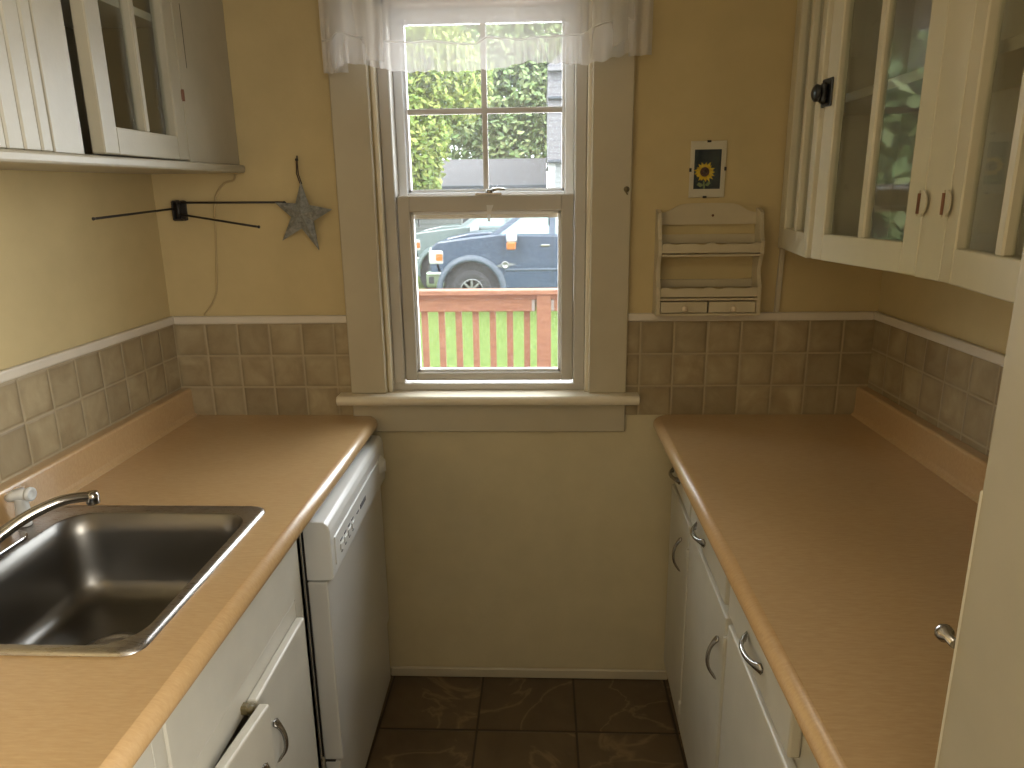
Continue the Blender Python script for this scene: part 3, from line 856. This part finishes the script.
for hy in (-.92, -.83, -.70):
    k = MB(); k.tube([(-1.09, hy, LB - .020), (-1.09, hy, LB - .035), (-1.083, hy, LB - .043), (-1.074, hy, LB - .040), (-1.071, hy, LB - .033)], .0024, 6)
    obj('cup_hook', k, RUST, lc)

# the old cabinet hangs a little out of level, lower towards the viewer
SH = Mx(((1, 0, 0, 0), (0, 1, 0, 0), (0, .0155, 1, 0), (0, 0, 0, 1)))
for o_ in lc.children_recursive:
    q = ORG[lc.name]; o_.data.transform(Mx.Translation(-q) @ SH @ Mx.Translation(q))

# ------------------------------------------------------------------ things on the back wall
def tri_fill(k, pts): k.poly(pts)
# cord
k = MB(); P = [(-.862, 1.622), (-.868, 1.606), (-.895, 1.598), (-.918, 1.574), (-.931, 1.54), (-.935, 1.50), (-.942, 1.41), (-.951, 1.32), (-.958, 1.285), (-.975, 1.252), (-1.000, 1.224)]
k.tube(smooth_path([(x, -.0032, z) for x, z in P], 5), .0032, 8)
tag(obj('hanging_wire', k, CORDM, None, (-.935, -.003, 1.5)), 'thin painted over cord running down the wall under the left cabinet', 'wire')
# swing-arm towel rack
tr_ = thing('towel_rack', (-1.032, -.012, 1.525), 'dark iron swing arm towel rack in the left corner', 'towel rack')
k = MB(); k.prism([(-1.046, 1.497), (-1.013, 1.497), (-1.013, 1.551), (-1.046, 1.551)], -.006, -.0005, 'XZ', .001)
k.box(-1.046, -1.041, -.026, -.004, 1.498, 1.550, bev=.001); k.box(-1.040, -1.016, -.032, -.004, 1.546, 1.552, bev=.001); k.box(-1.040, -1.016, -.032, -.004, 1.496, 1.502, bev=.001)
obj('bracket', k, IRON, tr_)
k = MB(); k.tube([(-1.028, -.022, 1.497), (-1.028, -.022, 1.553)], .005, 10); obj('pivot', k, IRON, tr_)
def arm(P):
    k = MB(); P = [V(p) for p in P]; k.tube(P, .0029, 8); d = (P[-1] - P[-2]).normalized()
    k.tube([P[-1] - d * .001, P[-1] + d * .006, P[-1] + d * .010], [.0029, .0042, .001], 8)
    obj('swing_arm', k, IRON, tr_)
arm([(-1.034, -.022, 1.5305), (-1.058, -.366, 1.512)])
arm([(-1.024, -.024, 1.514), (-.735, -.20, 1.483)])
arm([(-1.022, -.020, 1.546), (-.728, -.020, 1.543)])
# star
ST = [(-.669, 1.598), (-.586, 1.522), (-.632, 1.410), (-.735, 1.438), (-.747, 1.543)]
st = thing('hanging_star', (-.682, -.012, 1.516), 'grey tin five pointed star hanging on the wall left of the window', 'wall ornament')
cx = (-.671, 1.513)
inner = []
for i in range(5):
    a, b = ST[i], ST[(i + 1) % 5]; mx_ = ((a[0] + b[0]) / 2, (a[1] + b[1]) / 2)
    inner.append((cx[0] + (mx_[0] - cx[0]) * .47, cx[1] + (mx_[1] - cx[1]) * .47))
outl = []
for i in range(5): outl += [ST[i], inner[i]]
k = MB(); bm_ = k.bm
def sy(p): return -.031
vo = [bm_.verts.new((p[0], -.030, p[1])) for p in outl]; vc = bm_.verts.new((cx[0], -.046, cx[1])); vb = [bm_.verts.new((p[0], -.0265, p[1])) for p in outl]
for i in range(10):
    bm_.faces.new((vo[i], vo[(i + 1) % 10], vc)); bm_.faces.new((vo[i], vb[i], vb[(i + 1) % 10], vo[(i + 1) % 10]))
bm_.faces.new(vb); bmesh.ops.recalc_face_normals(bm_, faces=bm_.faces[:])
obj('star', k, STARM, st)
k = MB(); k.tube([(-.6705, -.028, 1.592), (-.682, -.018, 1.62), (-.6815, -.010, 1.655)], .0018, 6); k.tube([(-.6665, -.028, 1.592), (-.677, -.018, 1.62), (-.6800, -.010, 1.655)], .0018, 6)
obj('cord_loop', k, CORDB, st)
k = MB(); k.lathe([(0, -.014), (.004, -.013), (.004, -.010), (.0015, -.009), (.0015, -.0005)], (-.6805, 0, 1.657), 'Y', 10); k.tube([(-.6805, -.006, 1.655), (-.6805, -.006, 1.668)], .0022, 6)
obj('nail', k, IRON, st)

# picture
pc = thing('clip_frame', (.453, -.006, 1.54), 'small clip framed photograph of a yellow sunflower above the rack', 'picture')
X0, X1, Z0, Z1 = .4045, .5005, 1.5405, 1.6885
obj('backing', bx(X0, X1, -.006, -.0005, Z0, Z1, bev=.0008), MATW, pc)
ph = obj('photograph', bx(X0 + .011, X1 - .013, -.0066, -.006, Z0 + .0225, Z1 - .022, bev=0), PRINTBG, pc)
fcx, fcz = .4445, 1.608
k = MB(); rnd = random.Random(3)
for ly in range(2):
    for i in range(17):
        a = 2 * pi * (i + .5 * ly) / 17 + rnd.uniform(-.08, .08); L = (.0285 if ly == 0 else .023) * rnd.uniform(.85, 1.1); wd = .0042
        d = V((cos(a), 0, sin(a))); n = V((-sin(a), 0, cos(a))); c0 = V((fcx, -.00672 - .00008 * ly, fcz))
        k.poly([tuple(c0 + d * .008 - n * .002), tuple(c0 + d * L * .6 - n * wd), tuple(c0 + d * L), tuple(c0 + d * L * .6 + n * wd), tuple(c0 + d * .008 + n * .002)])
obj('petals', k, PETAL, ph)
k = MB(); k.lathe([(.0125, -.0070), (.0120, -.00705), (0, -.0071)], (fcx, 0, fcz), 'Y', 24); dd = obj('flower_disc', k, DISC, ph)
k = MB(); k.lathe([(.0055, -.00712), (0, -.00716)], (fcx, 0, fcz), 'Y', 18); obj('disc_centre', k, DISC2, ph)
k = MB(); k.poly([(.441, -.00668, 1.585), (.445, -.00668, 1.585), (.4475, -.00668, 1.5635), (.4425, -.00668, 1.5635)]); k.poly([(.446, -.00668, 1.573), (.458, -.00668, 1.585), (.462, -.00668, 1.578), (.455, -.00668, 1.570)])
k.poly([(.444, -.00669, 1.573), (.430, -.00669, 1.581), (.424, -.00669, 1.574), (.434, -.00669, 1.568)])
obj('stem_print', k, LEAF2, ph)
obj('glass_front', bx(X0, X1, -.0092, -.0074, Z0, Z1, bev=.0003), PGLASS, pc)
xm, zm = (X0 + X1) / 2, (Z0 + Z1) / 2
for q in ((xm - .005, xm + .005, Z1 - .004, Z1 + .0015), (xm - .010, xm + .0, Z0 - .0015, Z0 + .004), (X0 - .0015, X0 + .0035, zm - .006, zm + .004), (X1 - .0035, X1 + .0015, zm - .004, zm + .006)):
    obj('clip', bx(q[0], q[1], -.0104, -.001, q[2], q[3], bev=.0006), IRON, pc)

# spice rack
rk = thing('spice_rack', (.465, -.035, 1.221), 'cream wooden spice rack with two shelves and two small drawers', 'rack')
rx0, rx1, rz0, rd = .3165, .603, 1.221, .068
def side_poly():
    pts = [(-.001, rz0), (-rd, rz0), (-rd, 1.300), (-rd + .004, 1.306)]
    for i in range(9):
        t = i / 8; pts.append((-rd + .004 + .016 * sin(pi * t) ** 1., 1.306 + .078 * t))
    pts += [(-rd, 1.390), (-rd, 1.424), (-rd + .006, 1.43)]
    for i in range(7):
        t = i / 6; pts.append((-rd + .008 + .018 * t ** .7, 1.432 + .068 * t))
    pts += [(-.012, 1.511), (-.001, 1.511)]
    return pts
for x in (rx0, rx1 - .011):
    obj('side', MB().prism(side_poly(), x, x + .011, 'YZ', .001, 1), RACKM, rk)
k = MB(); cr = []
for i in range(31):
    u = i / 30; x = rx0 + .011 + (rx1 - rx0 - .022) * u; e = abs(2 * u - 1)
    s_ = 1 / (1 + math.exp((e - .72) / .07)); cr.append((x, 1.499 + .0225 * s_ + .004 * (1 - e * e)))
k.prism([(rx0 + .011, 1.468)] + [(rx1 - .011, 1.468)] + cr[::-1], -.010, -.001, 'XZ')
bk = obj('crest_panel', k, RACKM, rk)
k = MB(); k.lathe([(.0035, -.0112), (.002, -.0117), (0, -.0118)], (.472, 0, 1.492), 'Y', 12); obj('screw', k, RUST, bk)
obj('back_strip', bx(rx0 + .011, rx1 - .011, -.009, -.001, 1.416, 1.441, bev=.001), RACKM, rk)
obj('back_strip', bx(rx0 + .011, rx1 - .011, -.009, -.001, 1.294, 1.316, bev=.001), RACKM, rk)
for z in (1.384, 1.264):
    obj('shelf', bx(rx0 + .011, rx1 - .011, -rd - .001, -.001, z, z + .006, bev=.001), RACKM, rk)
    top = [(rx0 + .0115 + (rx1 - rx0 - .023) * i / 40, z + .034 + .0022 * sin(i / 40 * 2 * pi * 4.5) + .0012 * sin(i)) for i in range(41)]
    k = MB(); k.prism([(rx0 + .0115, z + .0105), (rx1 - .0115, z + .0105)] + top[::-1], -rd - .001, -rd + .006, 'XZ')
    obj('front_rail', k, RACKM, rk)
obj('bottom_board', bx(rx0 - .001, rx1 + .001, -rd - .001, -.001, rz0, rz0 + .007, bev=.0015), RACKM, rk)
xm = (rx0 + rx1) / 2
for a, b in ((rx0 + .013, xm - .002), (xm + .002, rx1 - .013)):
    d_ = obj('drawer', bx(a, b, -rd - .001, -.006, rz0 + .009, 1.2605, bev=.0015), RACKM, rk)
    k = MB(); k.lathe([(.004, -rd), (.004, -rd - .006), (.008, -rd - .010), (.0085, -rd - .014), (.005, -rd - .018), (0, -rd - .0185)], ((a + b) / 2, 0, 1.243), 'Y', 18)
    obj('knob', k, KNOBW, d_)
# small screws/nail marks on wall left: two pale patches are part of the paint

# ------------------------------------------------------------------ outdoors
GZ = -.57
k = MB(); k.box(-40, 40, .3, 70, GZ - .2, GZ, bev=0)
g = struct('lawn_ground', k, LAWN, 'mown green lawn beyond the railing')
struct('wall_outside', MB().box(-5, XL - .1, .02, WT, GZ, 4.6, bev=0).box(XR + .1, 5, .02, WT, GZ, 4.6, bev=0), EXTW, 'outer wall of the house beside the window')
struct('deck_floor', bx(-3, 3, WT + .01, 3.72, -.12, -.07, bev=.004), DECK, 'wooden deck outside the window')
ry = 3.6
dr = thing('deck_railing', (-.4, ry, -.07), 'red stained wooden deck railing outside the window', 'railing')
obj('top_rail', bx(-2.6, 2.6, ry - .07, ry + .07, .808, .846, bev=.004), DECK, dr)
obj('side_rail', bx(-2.6, -.055, ry - .02, ry + .02, .672, .768, bev=.003), DECK, dr)
obj('side_rail', bx(.079, 2.6, ry - .02, ry + .02, .672, .768, bev=.003), DECK, dr)
k = MB(); k.box(-2.6, 2.6, ry - .019, ry + .019, .768, .808, bev=.002)
obj('sub_rail', k, DECK, dr)
obj('bottom_rail', bx(-2.6, 2.6, ry - .02, ry + .02, .0, .06, bev=.003), DECK, dr)
for i in range(-12, 19):
    x = -.955 + .1385 * i
    if -.12 < x < .15: continue
    obj('baluster', bx(x - .025, x + .025, ry + .021, ry + .059, .02, .70, bev=.002), DECK, dr)
for px in (.012, -2.4, 2.42): obj('post', bx(px - .057, px + .057, ry - .05, ry + .05, -.07, .808, bev=.004), DECK, dr)
for px in (-.072, .082):
    obj('rail_bracket', bx(px - .012, px + .012, ry - .026, ry - .02, .676, .764, bev=.001), MIRRW, dr)

def arc(cx, cz, r, a0, a1, n): return [(cx + r * cos(a0 + (a1 - a0) * i / n), cz + r * sin(a0 + (a1 - a0) * i / n)) for i in range(n + 1)]
def pickup(loc, paint_m, trim_m, label, badge=True, wd=1.95, sc=1.0):
    th = thing('pickup_truck', loc, label, 'truck', None)
    T = Mx.Translation(loc) @ Mx.Scale(sc, 4)
    wx, wz, wr, ar = .86, .39, .41, .58
    wx2 = 4.55
    body = [(.12, .56), (.06, .80), (.06, 1.02), (.10, 1.22)] + [(.22, 1.33), (.8, 1.40), (1.22, 1.44), (1.36, 1.46)] + [(3.55, 1.42), (3.58, 1.40), (5.9, 1.40), (5.95, .62), (5.2, .46)]
    body += arc(wx2, wz, ar, .12, pi - .12, 12) + [(4.0, .42), (1.46, .42)] + arc(wx, wz, ar, .10, pi - .10, 14) + [(.30, .52)]
    k = MB(T); k.prism(body, 0, wd, 'XZ', .035, 2)
    o = obj('body', k, paint_m, th)
    # cabin as tapered loft
    b0 = [(1.22, 1.43), (1.92, 1.93), (2.25, 1.96), (3.25, 1.95), (3.50, 1.86), (3.56, 1.42)]
    k = MB(T); P = []
    for y, q in ((.06, 0), (.16, 1), (wd - .16, 1), (wd - .06, 0)):
        P.append([(x, (y if z > 1.5 else (.03 if y < 1 else wd - .03)), z) for x, z in b0])
    k.grid(P[1:3], smooth=False); k.poly(P[1][::-1]); k.poly(P[2])
    bmesh.ops.recalc_face_normals(k.bm, faces=k.bm.faces[:])
    obj('cabin', k, paint_m, th)
    k = MB(T); k.poly([(x, .03 + (z - 1.43) * .26 - .008, z) for x, z in ((1.42, 1.455), (1.98, 1.86), (2.36, 1.88), (2.36, 1.455))]); obj('side_window', k, CARGLASS, th)
    k = MB(T); k.poly([(x, .03 + (z - 1.43) * .26 - .008, z) for x, z in ((2.48, 1.455), (2.48, 1.88), (3.22, 1.88), (3.40, 1.455))]); obj('side_window', k, CARGLASS, th)
    k = MB(T); k.poly([(1.27, .20, 1.475), (1.27, wd - .2, 1.475), (1.88, wd - .25, 1.91), (1.88, .25, 1.91)]); obj('windscreen', k, CARGLASS, th)
    # hood dome
    k = MB(T); k.prism([(.24, 1.28), (.36, 1.38), (.8, 1.47), (1.25, 1.49), (1.30, 1.42), (.5, 1.30)], .35, wd - .35, 'XZ', .03, 2); obj('hood_bulge', k, paint_m, th)
    k = MB(T); k.box(-.02, .34, -.02, wd + .02, .46, .77, bev=.05, seg=3); o2 = obj('front_bumper', k, CARCHROME, th)
    k = MB(T); k.box(.04, .14, -.025, -.015, .54, .67, bev=.01); obj('fog_lamp', k, ARCHD, o2)
    k = MB(T); k.box(.0, .12, .45, wd - .45, .74, 1.20, bev=.03, seg=2); obj('grille', k, CARCHROME, th)
    k = MB(T); k.box(.05, .34, -.012, .40, .90, 1.18, bev=.04, seg=2); h = obj('headlight', k, LAMPG, th)
    k = MB(T); k.box(.19, .32, -.018, -.008, .97, 1.10, bev=.01); obj('signal_lens', k, AMBER, h)
    # fender flares
    for cxw in (wx, wx2):
        k = MB(T); P = []
        for a in [pi * (-.05 + 1.1 * i / 24) for i in range(25)]:
            r0, r1 = ar - .015, ar + .10
            P.append([(cxw + r0 * cos(a), -.035, wz + r0 * sin(a)), (cxw + (r0 + .04) * cos(a), -.045, wz + (r0 + .04) * sin(a)), (cxw + r1 * cos(a), -.02, wz + r1 * sin(a)), (cxw + (r1 + .015) * cos(a), .02, wz + (r1 + .015) * sin(a)), (cxw + r0 * cos(a), .05, wz + r0 * sin(a))])
        k.grid(P, closed=True); obj('fender_flare', k, trim_m, th)
        k = MB(T); k.lathe([(0, .45), (ar + .03, .45), (ar + .03, .06), (ar + .02, .06)], (cxw, 0, wz), 'Y', 28); obj('arch_liner', k, ARCHD, th)
    k = MB(T); k.box(1.50, 3.95, -.02, .03, .76, .81, bev=.015); obj('side_moulding', k, trim_m, th)
    for y in (.06, wd - .30):
        for cxw in (wx, wx2):
            k = MB(T); k.lathe([(.22, .0), (.30, -.02), (wr - .03, -.015), (wr, .04), (wr, .20), (wr - .03, .25), (.22, .24)], (cxw, y, wz), 'Y', 36)
            wh = obj('wheel', k, TYRE, th)
            k = MB(T); k.lathe([(.0, .03), (.07, .0), (.07, .02), (.20, .05), (.205, -.005), (.225, -.005), (.225, .05)], (cxw, y, wz), 'Y', 30)
            for s_ in range(8):
                a = 2 * pi * s_ / 8; c_, n_ = V((cos(a), 0, sin(a))), V((-sin(a), 0, cos(a))); ct = V((cxw, y - .004, wz))
                q = [ct + c_ * .05 - n_ * .028, ct + c_ * .21 - n_ * .018, ct + c_ * .21 + n_ * .018, ct + c_ * .05 + n_ * .028]
                k.poly([tuple(p) for p in q])
            obj('rim', k, RIMM, wh)
    k = MB(T); k.box(1.56, 1.76, -.26, -.10, 1.32, 1.52, bev=.04, seg=3); mi = obj('mirror', k, MIRRW, th)
    k = MB(T); k.box(1.56, 1.74, -.275, -.12, 1.18, 1.33, bev=.03, seg=2); obj('signal_lens', k, AMBER, mi)
    k = MB(T); k.tube([(1.70, -.12, 1.40), (1.74, .05, 1.40)], .03, 8); obj('mirror_arm', k, ARCHD, mi)
    k = MB(T)
    for x0 in (1.48, 2.42, 3.42): k.box(x0, x0 + .012, -.003, .002, .50, 1.43, bev=0)
    obj('door_seam', k, ARCHD, th)
    k = MB(T); k.box(2.20, 2.38, -.03, -.002, 1.22, 1.26, bev=.01); obj('door_handle', k, CARCHROME, th)
    if badge:
        k = MB(T); k.lathe([(.075, -.002), (.075, -.02), (.05, -.024), (.045, -.016), (0, -.016)], (1.52, 0, .88), 'Y', 20)
        k.prism([(1.30, .85), (1.44, .84), (1.46, .88), (1.44, .90)], -.014, -.002, 'XZ'); k.prism([(1.74, .89), (1.60, .86), (1.58, .88), (1.60, .92)], -.014, -.002, 'XZ')
        obj('fender_badge', k, RIMM, th)
    return th
pickup((-2.23, 11.7, GZ), CARBLUE, CARBLUE2, 'dark blue pickup truck parked on the grass beyond the railing')
pickup((-3.25, 15.2, GZ + .02), CARGREY, CARGREY, 'pale grey pickup truck parked behind the dark blue truck', badge=False)

# low house with grey roof
hs = thing('house', (-3.5, 24, GZ), 'low white house with grey shingle roof behind the parked trucks', 'house')
obj('wall', bx(-9, .14, 23, 29, GZ, 1.95, bev=0), SIDEW, hs)
k = MB(); k.prism([(22.5, 1.98), (26, 3.0), (29.5, 1.98), (29.5, 1.9), (22.5, 1.9)], -9.4, .16, 'YZ'); obj('roof', k, SHINGLE, hs)
obj('gutter', bx(-9.4, .16, 22.38, 22.5, 1.84, 1.99, bev=.02), GUTTER, hs)
for x in (-7.6, -5.2, -2.3, -.9):
    f_ = obj('window', bx(x - .5, x + .5, 22.95, 23.0, .55, 1.6, bev=.01), MIRRW, hs)
    obj('pane', bx(x - .42, x + .42, 22.94, 22.955, .63, 1.52, bev=0), DKWIN, f_)
# tall neighbour at right
h2 = thing('house', (3.2, 20, GZ), 'tall shingled neighbour house at the right edge of the window view', 'house')
obj('wall', bx(.24, 7, 21, 28, GZ, 2.62, bev=0), SIDEW, h2)
obj('upper_wall', bx(.20, 7.1, 20.95, 28.1, 2.66, 5.2, bev=0), SIDES, h2)
obj('ledge', bx(.18, 7.2, 20.8, 28.2, 2.58, 2.68, bev=.02), GUTTER, h2)
obj('ledge', bx(.18, 7.2, 20.8, 28.2, 4.42, 4.50, bev=.02), GUTTER, h2)
obj('corner_board', bx(.19, .42, 20.94, 21.0, GZ, 2.6, bev=.01), MIRRW, h2)
k = MB(); k.prism([(.18, 5.2), (7.4, 5.2), (7.4, 5.35), (3.6, 8.2), (.18, 5.35)], 20.7, 28.4, 'XZ'); obj('roof', k, SIDES, h2)

def tree(loc, h, blobs, n, size, m, label, seed, trunk_r=.2):
    rnd = random.Random(seed)
    th = thing('tree', loc, label, 'tree', None)
    k = MB(); top = (loc[0] + .2, loc[1], loc[2] + h * .6)
    k.tube(smooth_path([loc, (loc[0] - .1, loc[1], loc[2] + h * .2), (loc[0] + .1, loc[1] + .1, loc[2] + h * .4), top], 4), [trunk_r * (1 - .05 * i) for i in range(13)], 10)
    for b in blobs:
        c = V(b[:3]); s0 = V((loc[0], loc[1], loc[2] + h * .28)); mid = (s0 + c) / 2 + V((0, 0, .4))
        k.tube(smooth_path([s0, mid, c], 5), [trunk_r * .45 * (1 - .07 * i) for i in range(11)], 6)
    obj('trunk', k, BARK, th)
    k = MB(); tot = sum(b[3] ** 2 for b in blobs)
    for b in blobs:
        c = V(b[:3]); rr = b[3]
        for _ in range(int(n * rr * rr / tot)):
            d = V((rnd.gauss(0, 1), rnd.gauss(0, 1), rnd.gauss(0, 1))).normalized()
            p = c + d * rr * (rnd.random() ** .3) * rnd.uniform(.85, 1.05)
            u = V((rnd.gauss(0, 1), rnd.gauss(0, 1), rnd.gauss(0, 1))).normalized(); w_ = u.orthogonal().normalized()
            s = size * rnd.uniform(.6, 1.3)
            k.poly([p - u * s, p - w_ * s * .55, p + u * s, p + w_ * s * .55])
    obj('foliage', k, m, th)
tree((-5.2, 18.5, GZ), 7, [(-4.6, 18.2, 4.2, 1.7), (-3.6, 18, 3.2, 1.2), (-6, 18.6, 4.8, 2.0), (-4.2, 18.4, 5.9, 1.6), (-3.4, 18.2, 2.2, .75), (-5.8, 18.4, 2.6, 1.4), (-2.6, 18.6, 4.7, 1.3)], 30000, .095, LEAF1, 'yellow green leafy tree at the left of the window view', 5)
tree((-2.4, 33, GZ), 11, [(-4, 33, 6, 3.), (-1, 33.5, 6.3, 3.0), (1.6, 33, 6.0, 2.6), (-2.4, 33, 9.2, 3.2), (.6, 33.5, 9.6, 3.0), (-6, 34, 8, 3), (-1.4, 33, 4.2, 2.2)], 34000, .17, LEAF2, 'large pale green tree rising behind the low house', 8, .35)

tree((-10.3, 11, GZ), 9, [(-10.3, 11, 3.4, 3.0), (-9.2, 11.5, 5.5, 2.4), (-12, 11, 6, 3.0), (-10.3, 11, 8, 2.6), (-8.6, 11.5, 2.6, 2.), (-7.4, 11.5, 4.4, 2.4), (-7.6, 11.5, 7.4, 2.4)], 24000, .2, LEAF2, 'green tree far left of the truck, mirrored in the cabinet glass', 9, .3)

# ------------------------------------------------------------------ light
wd = bpy.data.worlds.new('sky'); scn.world = wd; wd.use_nodes = True
bg = wd.node_tree.nodes['Background']; bg.inputs[0].default_value = (.90, .96, 1.0, 1); bg.inputs[1].default_value = 5.5
def light(name, kind, loc, rot, energy, color=(1, 1, 1), size=1., size_y=None):
    l = bpy.data.lights.new(name, kind); l.energy = energy; l.color = color
    if kind == 'AREA':
        l.size = size
        if size_y: l.shape = 'RECTANGLE'; l.size_y = size_y
    if kind == 'SUN': l.angle = size
    if name == 'side_fill_light': l.spread = R(105)
    o = bpy.data.objects.new(name, l); col.objects.link(o); o.location = loc; o.rotation_euler = rot
    return o
light('sun', 'SUN', (0, -5, 12), (R(52), 0, R(-25)), 1.6, (1, .97, .9), R(8))
light('rear_fill_light', 'AREA', (-.05, YB + .06, 1.7), (R(90), 0, 0), 1.0, (1., .95, .84), 1.5, 1.2)  # added unseen fill, stands in for light from behind the viewer
light('side_fill_light', 'AREA', (.74, -2.55, 1.55), (R(90), 0, R(72)), 22., (1., .96, .86), .9, 1.2)  # added unseen fill, stands in for light from the right rear
light('daylight_boost', 'AREA', (.08, .95, 1.95), (R(-82), 0, 0), 46., (.95, .97, 1.), 1.25, 1.7)  # added area lamp outside the glass, boosts the daylight entering the room
light('ceiling_fill_light', 'AREA', (0, -2.3, ZC - .03), (0, 0, 0), 1.8, (1., .90, .74), .5, .5)  # added fill under the ceiling, no fixture is modelled

# ------------------------------------------------------------------ camera
def norm(v): return V(v).normalized()
d_ = norm((30., 186., 710.)); dn = V((38., -2742., 710.)); dn = (dn - d_ * dn.dot(d_)).normalized(); upv = -dn
rt = upv.cross(d_)
if rt.x < 0: rt = -rt
Rw = Mx((rt, d_, upv))
cx_, cy_, cz_ = Rw @ V((1, 0, 0)), Rw @ V((0, 1, 0)), Rw @ V((0, 0, 1))
cam = bpy.data.cameras.new('camera'); co = bpy.data.objects.new('camera', cam); col.objects.link(co)
co.matrix_world = frame_T((0, -2.05, 1.545), cx_, cy_, -cz_)
cam.sensor_width = 36.; cam.lens = 710 / 1024 * 36; cam.clip_start = .02; cam.clip_end = 300
scn.camera = co
vs = scn.view_settings; vs.view_transform = 'Standard'; vs.look = 'None'; vs.gamma = 1.; vs.exposure = .57; vs.use_curve_mapping = False
